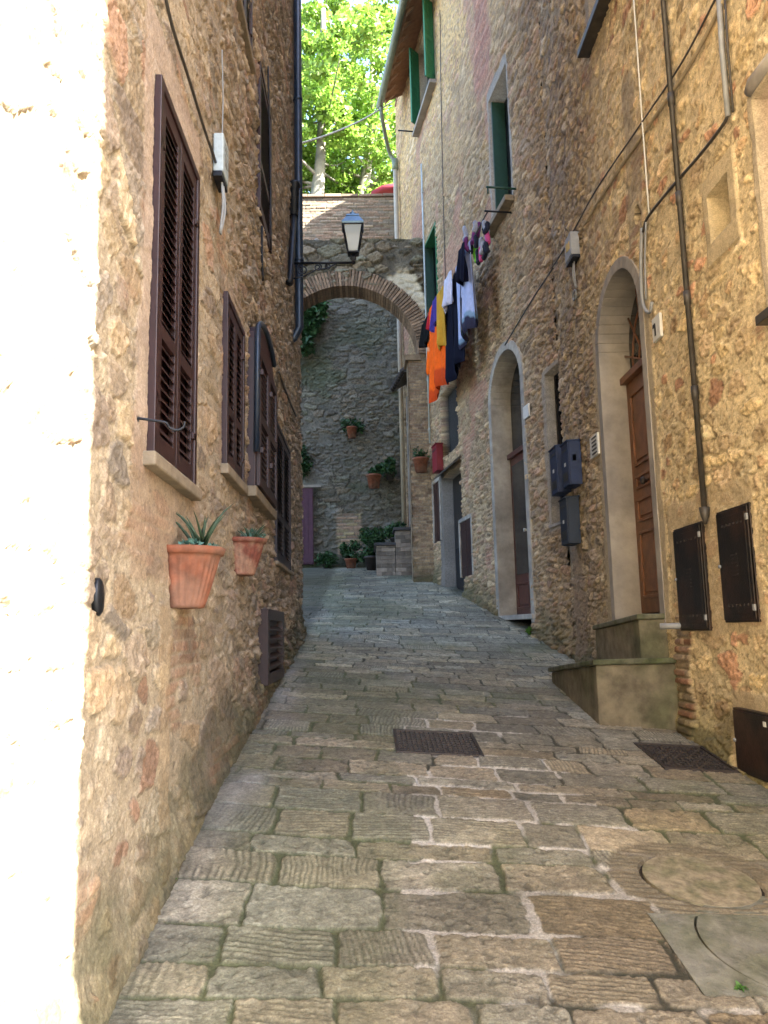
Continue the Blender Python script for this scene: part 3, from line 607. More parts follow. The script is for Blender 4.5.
m = MB(); m.box(2.92, 9, .62, BY+1.2, -5, 17.3); m.box(2.46, 2.92, .55, .62, -5, 17.2); m.build('masonry', mpla2, HN)
m = MB(); m.hexa([(2.0, .3, 17.2), (9.3, .3, 19.6), (9.3, BY+1, 19.6), (2.0, BY+.6, 17.2), (2.0, .3, 17.35), (9.3, .3, 19.75), (9.3, BY+1, 19.75), (2.0, BY+.6, 17.35)]); m.build('roof', mtile, HN)
def arch_band(mb, W, r, rise, wid, n0, n1, zb=None, seg=20):
    u0, u1, z0, z1 = r; a = (u1-u0)/2; uc = (u0+u1)/2; zs = z1-rise; zb = z0 if zb is None else zb
    inn = [(u1, zb)]+[(uc+a*math.cos(t), zs+rise*math.sin(t)) for t in np.linspace(0, math.pi, seg)]+[(u0, zb)]
    out = [(u1+wid, zb)]+[(uc+(a+wid)*math.cos(t), zs+(rise+wid)*math.sin(t)) for t in np.linspace(0, math.pi, seg)]+[(u0-wid, zb)]
    for i in range(len(inn)-1):
        p = [inn[i], out[i], out[i+1], inn[i+1]]; mb.hexa([W.at(u, z, n0) for u, z in p]+[W.at(u, z, n1) for u, z in p])
    return mb
def panel_door(parent, W, r, depth, mt, panels, name='door'):
    u0, u1, z0, z1 = r; m = MB(); m.wb(W, u0, u1, z0, z1, -depth-.06, -depth); 
    o = m.build(name, mt, parent); m = MB(); wd = u1-u0
    for a, b, c, d in panels:
        A, B_, C_, D_ = u0+wd*a, u0+wd*b, z0+(z1-z0)*c, z0+(z1-z0)*d
        t = .028
        m.wb(W, A, B_, C_, C_+t, -depth, -depth+.02); m.wb(W, A, B_, D_-t, D_, -depth, -depth+.02); m.wb(W, A, A+t, C_+t, D_-t, -depth, -depth+.02); m.wb(W, B_-t, B_, C_+t, D_-t, -depth, -depth+.02)
        k = .055
        if B_-A > 2*k+.03: m.wb(W, A+k, B_-k, C_+k, D_-k, -depth, -depth+.012)
    m.build('panel_moulding', mt, o, bevel=.004); return o
ar = .56
m = arch_band(MB(), WR, d1, ar, .11, -.41, .02, zb=1.60); surround = m.build('door_surround', mplast, HN, bevel=.006)
ztr = 4.02; q = [(x0_+.0, y0_) for x0_, y0_ in ((0, 0),)]
pan = [(.10, .46, .06, .34), (.54, .90, .06, .34), (.10, .46, .38, .48), (.54, .90, .38, .48), (.10, .46, .52, .58), (.54, .90, .52, .58), (.10, .46, .62, .94), (.54, .90, .62, .94)]
dr = panel_door(HN, WR, (d1[0], d1[1], d1[2]+.02, ztr), .245, mwood, pan)
m = MB(); m.wb(WR, (d1[0]+d1[1])/2-.004, (d1[0]+d1[1])/2+.004, d1[2]+.02, ztr, -.244, -.235); m.wb(WR, (d1[0]+d1[1])/2+.01, (d1[0]+d1[1])/2+.06, d1[2]+.03, ztr-.01, -.245, -.22); m.build('meeting_stile', mwood, dr)
m = MB(); uc = (d1[0]+d1[1])/2+.16; c_ = Vector(WR.at(uc, 2.95, -.2)); m.tube([WR.at(uc, 2.95, -.245), WR.at(uc, 2.95, -.21), WR.at(uc, 2.95, -.20), WR.at(uc, 2.95, -.175), WR.at(uc, 2.95, -.165)], [.018, .018, .038, .036, .012], 14); m.build('handle', mcast, dr)
m = MB(); m.wb(WR, d1[0], d1[1], ztr, ztr+.07, -.30, -.18); m.build('transom', mwood, dr, bevel=.006)
m = MB(); m.wb(WR, d1[0]+.005, d1[1]-.005, ztr+.07, d1[3]-.02, -.32, -.30); m.build('fanlight_glass', mglass, dr)
m = MB(); cu = (d1[0]+d1[1])/2; zb = ztr+.07
for t in np.linspace(.3, math.pi-.3, 6): m.tube([WR.at(cu+.06*math.cos(t), zb+.06*math.sin(t), -.25), WR.at(cu+(.62)*math.cos(t), zb+.80*math.sin(t), -.25)], .011, 6)
for rr_ in (.2, .38): m.tube([WR.at(cu+rr_*math.cos(t), zb+1.5*rr_*math.sin(t), -.25) for t in np.linspace(0, math.pi, 13)], .011, 6)
m.build('fanlight_grille', mwood, dr)
m = MB(); m.wb(WR, ws[0]-1.1, ws[0]+.03, ws[1]-.05, ws[1]+.02, -.05, .13); sl_ = m.build('window_sill', mpipe, HN, bevel=.006)
shutter_pair(HN, WR, (ws[0]-.94, ws[0]-.11, ws[1]+.065, ws[1]+1.65), n0=-.12)
m = MB(); m.wb(WR, nearw[0], nearw[1]+.06, nearw[2]-.06, nearw[2]-.001, -.05, .10); m.build('window_sill', mpipe, HN, bevel=.006)
m = MB(); m.tube([WR.at(nearw[1]-.35, nearw[3]+.07, .02), WR.at(nearw[1]-.05, nearw[3]+.07, .02), WR.at(nearw[1]+.02, nearw[3]+.05, .02)], [.04, .05, .035], 10); m.build('round_lintel', mplast, HN)
# pipes and cables on the golden house
P = [WR.at(*WR.uz(a, b, .05), .05) for a, b in ((668, -20), (698, 516))]; up = (P[0][1]+P[1][1])/2; m = MB(); zt_ = 17.1; zb_ = WR.uz(699, 512, .05)[1]
m.tube([(P[1][0], up, zt_), (P[1][0], up, zb_)], .020, 12); m.tube([(P[1][0]+.02, up+.045, zt_), (P[1][0]+.02, up+.045, zb_+.1)], .012, 8)
for py in (75, 190, 400, 300): z = WR.uz(685, py, .05)[1]; m.tube([(P[1][0], up, z-.05), (P[1][0], up, z+.05)], .026, 12)
m.tube([(P[1][0], up, zb_+.02), (P[1][0], up, zb_-.04), (P[1][0], up, zb_-.10)], [.038, .03, .01], 10)
m.build('downpipe', mpipe, HN)
pxcable(HN, WR, [(573, 232), (596, 190), (640, 125), (682, 62), (720, -10)], .008, mcable); pxcable(HN, WR, [(578, 236), (602, 196), (646, 130), (688, 68), (726, -4)], .014, mpla2, off=.02)
pxcable(HN, WR, [(718, -20), (722, 50), (728, 116)], .019, mgrey, sm=False); pxcable(HN, WR, [(728, 114), (723, 125), (700, 155), (672, 187), (648, 217), (643, 232)], .012, mpipe)
pxcable(HN, WR, [(724, -20), (728, 50), (733, 112)], .008, mpipe, sm=False)
pxcable(HN, WR, [(642, 228), (641, 262), (642, 296), (645, 309), (650, 312), (652, 302)], .015, mgrey); pxcable(HN, WR, [(646, 222), (645, 260), (646, 300)], .008, mgrey)
pxcable(HN, WR, [(633, -10), (640, 90), (649, 214)], .007, mwhite)
pxcable(HN, WR, [(573, 232), (566, 246), (552, 268)], .009, mcable)
# ---------------- right far house
HF = thing('brown_stone_house', 'brown rubble stone house on the right with grey framed arched door and green shutters', 'house', (2.0, 14, 2))
d2 = rectpx(WF, (494, 400), (526, 400), (500, 620), (531, 632)); d2 = (d2[0], d2[1]-.0, WF.uz(517, 626)[1]+.16, WF.uz(513, 343)[1]); print('d2', d2)
wm = rectpx(WF, (548, 376), (569, 352), (550, 528), (571, 516)); print('wm', wm)
w3r = rectpx(WF, (490, 97), (507, 65), (494, 229), (512, 202)); print('w3r', w3r)
dk = rectpx(WF, (438, 450), (459, 450), (443, 600), (461, 590)); print('dk', dk)
v1 = rectpx(WF, (461, 524), (472, 517), (463, 580), (474, 572)); v2 = rectpx(WF, (426, 492), (438, 482), (428, 547), (438, 542)); v2 = (6.72, 7.32, v2[2], v2[3])
gl = rectpx(WF, (425, 240), (437, 228), (428, 330), (439, 310)); print('gl', gl)
g1 = (5.95, 7.5, 13.08, 14.95)
slit2 = rectpx(WF, (581, 590), (586, 588), (582, 610), (587, 608))
dk = (5.0, 6.45, 2.2, 4.6)
hd = (8.6, 10.1, 4.0, 7.4)    # tall doorway behind the archway
featsF = [dict(r=(wm[0]-.1, wm[1]+.12, wm[2]-.1, wm[3]+.1), soft=.05, c=(.34, .29, .22), h=.01),
          dict(r=(w3r[0]-.1, w3r[1]+.12, w3r[2]-.1, w3r[3]+.2), soft=.08, c=(.33, .30, .26), h=.01),
          dict(r=(dk[1]-.1, dk[1]+.35, 1.5, dk[3]+.2), soft=.05, c=(.16, .145, .13), h=.012),
          dict(r=(g1[0]-.1, g1[1]+.1, g1[2]-.1, g1[3]+.1), soft=.05, c=(.42, .33, .22), h=.01)]
featsF += [rec(d2[0]-.04, d2[1]+.04, 0, d2[3]+.04, .42, (.30, .30, .28), arch=.62), rec(wm[0], wm[1], wm[2], wm[3], .17, (.27, .26, .24)),
           rec(w3r[0], w3r[1], w3r[2], w3r[3], .26, (.36, .35, .33)), rec(dk[0], dk[1], 1.2, dk[3], .22, (.13, .12, .115)), rec(dk[0]+.1, dk[1]-.1, 5.0, 6.3, .14, (.02, .02, .02)),
           rec(v1[0], v1[1], v1[2], v1[3], .04), rec(v2[0], v2[1], v2[2], v2[3], .04), rec(gl[0], gl[1], gl[2], gl[3], .2, (.25, .27, .24)),
           rec(g1[0], g1[1], g1[2], g1[3], .2), rec(hd[0], hd[1], hd[2], hd[3], .4, (.16, .16, .17))]
usF = ulines(geo(BY, 20.1, .0024)-BY, featsF)*1.0
usF = usF/WF.d[1]
zF = np.concatenate([np.linspace(.6, 6.5, 400, endpoint=False), np.linspace(6.5, 15.75, 430)])
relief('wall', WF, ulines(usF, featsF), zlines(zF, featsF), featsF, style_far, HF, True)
a = WF.at
m = MB(); L_ = 10.62; LE = 9.3
m.hexa([a(.2, -1, -.44), a(L_, -1, -.44), a(L_, -1, -7), a(.2, -1, -7), a(.2, 15.74, -.44), a(L_, 15.74, -.44), a(L_, 15.74, -7), a(.2, 15.74, -7)]); m.wb(WF, L_-.06, L_, -1, 15.72, -.44, -.01)
m.build('masonry', mpla2, HF)
def sl4(u0, u1, n0, z0, n1, z1, t): return [a(u0, z0, n0), a(u1, z0, n0), a(u1, z1, n1), a(u0, z1, n1), a(u0, z0+t, n0), a(u1, z0+t, n0), a(u1, z1+t, n1), a(u0, z1+t, n1)]
m = MB(); m.hexa(sl4(.1, LE, .56, 14.98, -.3, 15.98, .05)); m.build('eave', meave, HF)
for k in range(22): u = .3+k*.43; m = MB(); m.hexa(sl4(u, u+.10, .50, 14.96, -.1, 15.64, .10)); m.build('rafter', meave, HF)
m = MB(); m.hexa(sl4(0, LE+.05, .60, 15.03, -7, 18.9, .08)); m.hexa(sl4(LE+.05, L_+.02, .03, 15.78, -7, 18.9, .08)); rf = m.build('roof', mtile, HF)
m = MB()
for k in range(46): u = .1+k*.21; m.tube([a(u, 15.13, .64), a(u, 16.1, -1.2)], .075, 8)
m.build('tile_row', mtile, rf)
m = MB(); m.tube([a(0, 14.92, .66), a(LE+.05, 14.84, .66)], .085, 12); m.build('gutter', mgut, HF)
pu = L_-.35
m = MB(); m.tube(smoothcurve([a(LE-.05, 14.8, .64), a(LE+.02, 14.5, .60), a(pu-.1, 14.2, .3), a(pu, 13.95, .14)], 5), .05, 10); m.tube([a(pu, 14.0, .12), a(pu, 13.7, .12)], .085, 12); m.build('gutter_outlet', mgut, HF)
m = MB(); m.tube([a(pu, 13.75, .12), a(pu, 4.1, .12)], .062, 12); m.build('downpipe', mbeige, HF)
m = MB(); iu, iz = WF.uz(419, 132); m.tube([a(iu, iz, -.02), a(iu, iz, .5)], .018, 6); m.build('iron_bracket', miron, HF)
# far arched door
m = arch_band(MB(), WF, d2, .62, .14, -.41, .035, zb=d2[2]-.12)
m.build('door_surround', mpietra, HF, bevel=.008)
ztr = d2[2]+2.45; dr = panel_door(HF, WF, (d2[0], d2[1], d2[2], ztr), .25, mredw, [(.08, .45, .04, .2), (.55, .92, .04, .2)])
m = MB(); m.wb(WF, d2[0]+.10, d2[0]+(d2[1]-d2[0])*.45, d2[2]+.62, ztr-.12, -.255, -.242); m.wb(WF, d2[0]+(d2[1]-d2[0])*.55, d2[1]-.10, d2[2]+.62, ztr-.12, -.255, -.242); m.build('door_glass', mglass, dr)
m = MB(); uc = (d2[0]+d2[1])/2+.05; m.tube([a(uc, d2[2]+1.25, -.25), a(uc, d2[2]+1.25, -.19)], [.012, .028], 10); m.build('handle', mwhite, dr)
m = MB(); m.wb(WF, d2[0], d2[1], ztr, ztr+.08, -.31, -.20); m.build('transom', mredw, dr, bevel=.005)
m = MB(); m.wb(WF, d2[0], d2[1], ztr+.08, d2[3]-.03, -.32, -.30); m.build('fanlight_glass', mglass, dr)
m = MB(); m.wb(WF, d2[0]-.1, d2[1]+.1, d2[2]-.07, d2[2], -.40, .05); m.build('threshold', mpietra, HF, bevel=.008)
# window behind the mailboxes
m = MB(); m.wb(WF, wm[0], wm[1], wm[2], wm[3], -.165, -.155); m.build('window', mglass, HF); wn = HF.children[-1]
m = MB(); m.wb(WF, wm[0]-.05, wm[1]+.05, wm[2]-.04, wm[2]+.0, -.15, .04); m.build('sill', mplast, wn, bevel=.005)
m = MB(); 
for q in (wm[0], wm[1]-.05): m.wb(WF, q, q+.05, wm[2], wm[3], -.154, -.12)
m.wb(WF, wm[0]+.05, wm[1]-.05, wm[3]-.05, wm[3], -.154, -.12); m.build('frame', miron, wn)
# upper window with green shutters folded inside the reveal, rod and sill
m = MB(); m.wb(WF, w3r[0], w3r[1], w3r[2], w3r[3], -.25, -.24); wn = m.build('window', mdark, HF)
for q in (w3r[1]-.05, w3r[0]+.01): m = MB(); m.wb(WF, q, q+.04, w3r[2]+.02, w3r[3]-.03, -.235, -.02); m.build('shutter', mdgreen, wn)
m = MB(); m.wb(WF, w3r[0]-.12, w3r[1]+.12, w3r[2]-.09, w3r[2]-.002, -.1, .16); m.build('sill', msill, wn, bevel=.01)
ru, rz = WF.uz(517, 189); m = MB(); m.tube([a(ru, rz, -.02), a(ru, rz, .46)], .017, 8); m.tube([a(ru, rz-.01, .44), a(ru, rz-.10, .44)], .012, 6)
m.build('rod', mdgreen, wn)
# lower green shuttered window just before the archway
m = MB(); m.wb(WF, gl[0], gl[1], gl[2], gl[3], -.19, -.18); wn = m.build('window', mdark, HF); m = MB()
m.wb(WF, gl[0], gl[0]+.05, gl[2], gl[3], -.17, .03); m.wb(WF, gl[0]+.05, gl[1]-.05, gl[3]-.05, gl[3], -.17, .03); m.build('frame', mgreen, wn)
m = MB(); m.wb(WF, gl[1]-.06, gl[1], gl[2], gl[3]-.02, -.17, .05); m.build('shutter', mdgreen, wn)
# two high windows with open green shutters and a long sill
for g in (g1,):
    m = MB(); m.wb(WF, g[0], g[1], g[2], g[3], -.19, -.18); wn = m.build('window', mdark, HF)
    for e, sgn in ((g[1], 1), (g[0], -1)):
        m = MB(); wd = .30; c0 = Vector(a(e, 0, .02)); dd = Vector((WF.d[0]*-.62+WF.n[0]*.78, WF.d[1]*-.62+WF.n[1]*.78, 0)); nn = Vector((dd.y, -dd.x, 0))
        wd = .30
        for lo_, hi_, za, zb2 in ((0, .07, g[2], g[3]), (wd-.07, wd, g[2], g[3]), (.07, wd-.07, g[2], g[2]+.09), (.07, wd-.07, g[3]-.09, g[3]), (.07, wd-.07, (g[2]+g[3])/2-.04, (g[2]+g[3])/2+.04)):
            if hi_ <= lo_: continue
            m.obox(c0+dd*(lo_+hi_)/2+Vector((0, 0, (za+zb2)/2)), dd*(hi_-lo_)/2, nn*.02, (0, 0, (zb2-za)/2))
        for z in np.arange(g[2]+.1, g[3]-.1, .05):
            if wd > .2: m.obox(c0+dd*wd/2+Vector((0, 0, z)), dd*(wd/2-.07), nn*.014, (0, 0, .02))
        m.build('shutter', mgreen, wn)
    m = MB(); m.wb(WF, g[0]-.12, g[1]+.25, g[2]-.09, g[2]-.003, -.05, .16); m.build('sill', mplast, wn, bevel=.01)
# dark doorway
m = MB(); m.wb(WF, dk[0], dk[1], 1.4, dk[3], -.215, -.195); dr = m.build('door', mdark, HF)
m = MB(); m.wb(WF, dk[0]+.02, (dk[0]+dk[1])/2+.5, 2.0, 3.15, -.194, -.15); m.build('lower_panel', miron, dr)
m = MB(); m.tube([a(dk[0]+.5, 3.5, -.17), a(dk[0]+.5, 4.4, -.17)], .02, 6); m.build('bar', miron, dr)
for z, q in ((4.74, .17),):
    m = MB(); m.hexa([a(dk[0]-.1, z, -.02), a(dk[1]+.1, z, -.02), a(dk[1]+.1, z-.14, q), a(dk[0]-.1, z-.14, q), a(dk[0]-.1, z+.06, -.02), a(dk[1]+.1, z+.06, -.02), a(dk[1]+.1, z-.10, q), a(dk[0]-.1, z-.10, q)]); m.build('canopy', mpipe, HF)
def framed_hatch(r, mt):
    u0, u1, z0, z1 = r; m = MB(); t = .07
    m.wb(WF, u0-t, u0, z0, z1, -.03, .035); m.wb(WF, u1, u1+t, z0, z1, -.03, .035); m.wb(WF, u0-t, u1+t, z1, z1+t, -.03, .035)
    o = m.build('hatch', mpietra, HF, bevel=.005); m = MB(); m.wb(WF, u0, u1, z0, z1, -.03, .012); m.wb(WF, (u0+u1)/2-.01, (u0+u1)/2+.01, z0, z1, .012, .02)
    for z in (z0+.15, z1-.18): m.wb(WF, u0+.02, (u0+u1)/2-.02, z, z+.035, .012, .02); m.wb(WF, (u0+u1)/2+.02, u1-.02, z, z+.035, .012, .02)
    m.build('hatch_leaf', mt, o, bevel=.003)
framed_hatch(v1, mshut); framed_hatch(v2, mshut)
# tall doorway beyond the archway with its tiled canopy
m = MB(); m.wb(WF, hd[0], hd[1], hd[2], hd[3], -.39, -.37); dr = m.build('door', mredw, HF)
m = MB(); m.wb(WF, hd[1]-.12, hd[1], hd[2], hd[3], -.36, .03); m.wb(WF, hd[0], hd[0]+.12, hd[2], hd[3], -.36, .03); m.build('frame', mplast, dr)
cn = MB(); zc_ = hd[3]+.12
cq = .34; ca_, cb_ = hd[0]-.1, hd[1]-.1
cn.hexa([a(ca_, zc_+.22, -.02), a(cb_, zc_+.22, -.02), a(cb_, zc_, cq), a(ca_, zc_, cq), a(ca_, zc_+.27, -.02), a(cb_, zc_+.27, -.02), a(cb_, zc_+.05, cq), a(ca_, zc_+.05, cq)])
cn = cn.build('canopy', mpipe, HF); m = MB()
for k in range(8): u = ca_+.08+k*.2; m.tube([a(u, zc_+.32, 0), a(u, zc_+.03, cq+.08)], .065, 8)
m.build('canopy_tile', mcast, cn)
# ================================================================== ARCHWAY
AR = thing('stone_archway', 'dark stone archway with a brick ring spanning the lane between the houses', 'archway', (-.4, 17.2, 3))
cA = CC+ray(345, 287)*((17-0)/ray(345, 287)[1]); eA = CC+ray(418.5, 347)*(17/ray(418.5, 347)[1]); lA = CC+ray(297, 308)*(17/ray(297, 308)[1])
print('arch crown', cA, 'right', eA, 'left', lA)
ax = float(cA[0])+.0; RA = 1.60; az = float(cA[2])-RA; ztop = float((CC+ray(360, 246)*(17/ray(360, 246)[1]))[2]); print('arch', ax, az, RA, ztop)
XR = ax+RA
def style_arch(U, Z):
    h, c = rubble(U, Z, 41, .26, .14, [(.20, .17, .12), (.15, .13, .09), (.24, .20, .14), (.12, .11, .08), (.18, .17, .12)], (.13, .115, .085), amp=.06, cover=.4, rough=.02)
    m = ss(.42, .3, np.hypot((U-1.05)*1.1+(Z-9.0)*.35, (Z-8.95)*.55)+.25*(fbm(U*5, Z*5, 97, 3)-.5))  # pale patch on the right haunch: a sun patch painted into the colour
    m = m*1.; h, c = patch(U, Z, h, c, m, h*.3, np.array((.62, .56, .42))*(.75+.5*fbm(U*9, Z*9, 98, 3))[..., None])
    hb, cb = bricks(U, Z, 44, .14, .065, [(.26, .19, .12), (.32, .24, .15), (.22, .15, .1)], (.24, .2, .15), .012)
    m = (U > 1.0)*(Z < az+.1)*1.; h, c = patch(U, Z, h, c, m, hb, cb)
    return h, c
def hole(u, z): return ((u > ax-RA-.06) & (u < 1.0) & (z < az)) | ((z >= az) & (np.hypot(u-ax, z-az) < RA+.1))
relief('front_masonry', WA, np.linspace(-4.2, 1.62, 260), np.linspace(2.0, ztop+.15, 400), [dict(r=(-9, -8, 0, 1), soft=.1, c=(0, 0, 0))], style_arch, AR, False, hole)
m = MB(); seg = 40                                # body behind the face, with the soffit
th_ = np.linspace(0, math.pi, seg); YB = 17.64; YF = 17.04
for i in range(seg-1):
    p = [(ax+(RA+.04)*math.cos(t), az+(RA+.04)*math.sin(t)) for t in (th_[i], th_[i+1])]
    m.hexa([(p[0][0], YF, p[0][1]), (p[0][0], YB, p[0][1]), (p[1][0], YB, p[1][1]), (p[1][0], YF, p[1][1]), (p[0][0], YF, ztop), (p[0][0], YB, ztop), (p[1][0], YB, ztop), (p[1][0], YF, ztop)])
m.box(XR+.04, 1.62, YF, YB, 2, ztop); m.box(-4.2, ax-RA-.04, YF, YB, 2, ztop); m.build('core_masonry', mat('dark_mortar', (.12, .10, .075), .95, bump=.5), AR)
m = MB(); m.box(1.0, XR+.04, 17.0+.01, 17.5, 2, az-.02); m.box(.94, XR+.05, 16.93, 17.55, az-.14, az-.02); m.build('pier', mat('pier_brick', (.26, .20, .13), .95, bump=.6, bscale=25, col2=(.2, .14, .09), scale=12), AR)
m = MB(); nb = 78
for i in range(nb):
    t = math.pi*(i+.5)/nb; L0 = .36+.03*random.random(); wth = RA*math.pi/nb*.43
    c = Vector((ax+(RA+L0/2)*math.cos(t), 0, az+(RA+L0/2)*math.sin(t))); c.y = 16.97+.3-.01*random.random()
    m.obox(c, Vector((math.cos(t), 0, math.sin(t)))*L0/2, (0, .335, 0), Vector((-math.sin(t), 0, math.cos(t)))*wth)
m.build('brick_ring', mat('ring_brick', (.24, .165, .11), .9, var=.35, scale=14, island=True, bump=.5), AR, bevel=.006)
m = MB(); rs = np.random.RandomState(5); x = -4.1
while x < 1.5:                                     # rough coping stones along the top
    wd = rs.uniform(.2, .42); ht = rs.uniform(.06, .15)+(.14 if rs.rand() < .3 else 0); rings = []
    for k in range(5):
        t = k/4; sc = math.sqrt(max(0, 1-(t*.95)**2.2)); rings.append([(x+wd/2+wd*.52*sc*math.cos(q)*(1+.14*rs.randn()*.5), 17.3+.34*sc*math.sin(q)*(1+.05*rs.randn()), ztop-.05+ht*1.3*t) for q in np.linspace(0, 2*math.pi, 12, endpoint=False)])
    m.loft(rings); x += wd*.92
m.build('coping', mat('coping_stone', (.15, .13, .10), .95, var=.4, bump=.8, bscale=30, col2=(.24, .21, .16)), AR)
# ================================================================== GARDEN WALL behind the archway
GW = thing('garden_wall', 'tall mossy retaining wall closing the lane, brick along its top edge', 'wall', (0, 21.6, 3.3))
zg = float((CC+ray(350, 197)*(21.5/ray(350, 197)[1]))[2]); zbk = float((CC+ray(350, 262)*(21.5/ray(350, 262)[1]))[2]); print('garden', zg, zbk)
def style_back(U, Z):
    h, c = rubble(U, Z, 51, .26, .10, GRN, (.14, .13, .105), amp=.03, cover=.5, rough=.02)
    hb, cb = bricks(U, Z, 55, .30, .085, [(.24, .155, .10), (.20, .135, .09), (.27, .20, .13), (.18, .14, .10)], (.20, .16, .11), .03)
    m = ss(zbk-.3, zbk+.3, Z+.5*(fbm(U*2, Z*2, 99, 2)-.5)); h, c = patch(U, Z, h, c, m, hb, cb)
    hb, cb = bricks(U, Z, 56, .3, .09, [(.34, .27, .15), (.28, .2, .13), (.38, .25, .17)], (.22, .2, .16), .02)
    m = ss(.8, .6, np.abs(U+.45)/.5+.4*(fbm(U*4, Z*4, 98, 3)-.5))*ss(4.9, 4.6, Z)*ss(3.5, 3.7, Z); h, c = patch(U, Z, h, c, m*.8, hb, cb)
    m = ss(.5, .68, fbm(U*.8, Z*.9, 100, 4))*ss(11, 9, Z); c = mixc(c, np.array((.055, .08, .04))*np.ones_like(c), m*.55)
    m = ss(.55, .7, fbm(U*1.1+4, Z*1.2, 101, 3))*ss(7, 5.5, Z); c = mixc(c, np.array((.28, .29, .28))*np.ones_like(c), m*.5)
    return h, c
relief('wall', WB, np.linspace(-7, 1.3, 420), np.concatenate([np.linspace(2.6, zg, 500)]), [dict(r=(-19, -18, 0, 1), soft=.1, c=(0, 0, 0))], style_back, GW, False)
m = MB(); m.box(-7, 4, 21.56, 22.1, 1, zg-.02); m.box(1.0, 4, 20.1, 21.56, 1, zg-.02); m.build('core_masonry', mpla2, GW)
m = MB(); x = -7
while x < 1.2: wd = random.uniform(.3, .5); m.box(x, x+wd-.012, 21.42, 22.1, zg-.02, zg+.05+random.random()*.02); x += wd
m.build('coping', mbrick, GW, bevel=.01)
m = MB(); m.box(-60, 60, 22.11, 100, -3, zg-.12); tag(m.build('garden_terrain', msoil, None, (0, 60, zg-.12)), kind='structure')
t0 = CC+ray(300, 557)*(21.4/ray(300, 557)[1]); t1 = CC+ray(313, 488)*(21.4/ray(313, 488)[1])
dr = MB(); dr.box(float(t1[0])-.62, float(t1[0]), 21.36, 21.44, 3.38, float(t1[2])); dr = dr.build('door', mpurple, GW, bevel=.004); m = MB()
for k in range(5): q = float(t1[0])-.6+k*.12; m.box(q, q+.11, 21.345, 21.359, 3.42, float(t1[2])-.04)
m.build('plank', mpurple, dr, bevel=.003); m = MB(); m.box(float(t1[0])-.7, float(t1[0])+.22, 21.33, 21.46, float(t1[2])+.01, float(t1[2])+.08); m.build('lintel', mplast, GW)
# ================================================================== THINGS
# platform steps at the near door
ST = thing('entrance_steps', 'mossy cement platform with two worn steps under the walnut arched door', 'steps', (2.2, 7.2, .8))
def stepblock(name, x0, x1, y0, y1, zt0, zt1, capt, over, mt, xf=None):
    xf = x0 if xf is None else xf
    m = MB(); m.hexa([(x0, y0, -.2), (x1, y0, -.2), (x1, y1, -.2), (xf, y1, -.2), (x0, y0, zt0-capt), (x1, y0, zt0-capt), (x1, y1, zt1-capt), (xf, y1, zt1-capt)])
    o = m.build(name, mt, ST, bevel=.012); m = MB(); a0 = x0-over; b0 = y0-over
    m.hexa([(a0, b0, zt0-capt+.001), (x1, b0, zt0-capt+.001), (x1, y1+over, zt1-capt+.001), (xf-over, y1+over, zt1-capt+.001), (a0, b0, zt0), (x1, b0, zt0), (x1, y1+over, zt1), (xf-over, y1+over, zt1)])
    m.build('cap_slab', mmcap, o, bevel=.01); return o
stepblock('lower_step', 1.80, 2.45, 6.40, 8.15, 1.335, 1.19, .045, .03, mmoss, 1.84)
stepblock('upper_step', 2.22, 2.50, 6.56, 7.85, 1.685, 1.60, .045, .02, mmoss)
# meter cabinets
def cabinet(name, label, r, W=WR, tilt=0, thick=.03, sticker=False, group='dark metal meter cupboard doors on the golden wall'):
    u0, u1, z0, z1 = r; t = thing(name, label, 'meter cabinet', W.at((u0+u1)/2, z0, 0), group)
    m = MB(); m.wb(W, u0, u1, z0, z1, -.05, thick-.012); m.build('frame', mcab, t, bevel=.004)
    m = MB(); m.wb(W, u0+.015, u1-.015, z0+.015, z1-.015, thick-.011, thick); o = m.build('door', mcab, t, bevel=.003)
    uc, zc = (u0+u1)/2, (z0+z1)/2; m = MB(); m.wb(W, u0+.05, u1-.05, z0+.05, z1-.05, thick-.001, thick+.002); m.build('raised_field', mcab, o, bevel=.002); m = MB(); thick += .002
    if not sticker:
        for k in range(6): m.wb(W, uc-.045, uc+.045, zc-.07+k*.026, zc-.062+k*.026, thick, thick+.003)
        m.build('louvre', mcast, o)
        for zz in (z0+.11, z1-.11):
            m = MB()
            for k in range(6): q = u0+.10+(u1-u0-.2)*k/5; m.wb(W, q-.012, q+.012, zz-.008, zz+.008, thick, thick+.003)
            m.build('vent_row', mcast, o)
    m = MB(); m.tube([W.at(u1-.03, zc, thick), W.at(u1-.03, zc, thick+.012)], .012, 8); m.build('lock', mgrey, o)
    if not sticker:
        for q in (.12, .88): m = MB(); z = z0+(z1-z0)*q; m.wb(W, u0-.005, u0+.02, z-.02, z+.02, thick+.0, thick+.012); m.build('hinge', mgrey, o)
    else:
        m = MB(); m.wb(W, uc+.12, uc+.155, z1-.075, z1-.045, thick, thick+.003); m.build('sticker', mwhite, o)
    return t
c1 = rectpx(WR, (679, 530), (705, 520), (682, 632), (713, 629)); c2 = rectpx(WR, (719, 515), (752, 499), (728, 626), (761, 618)); print('cab', c1, c2, lowd, lowb)
cabinet('meter_cabinet', 'dark brown leaning metal meter cabinet directly below the end of the long downpipe', c1, thick=.04)
cabinet('meter_cabinet', 'flat dark metal meter cabinet door, nearer one right of the leaning cabinet', c2)
cabinet('meter_cabinet', 'low dark metal cabinet door with small white sticker near the pavement', (4.2, lowd[0]-.0, lowb[1]-.0, lowd[1]), sticker=True, thick=.06)
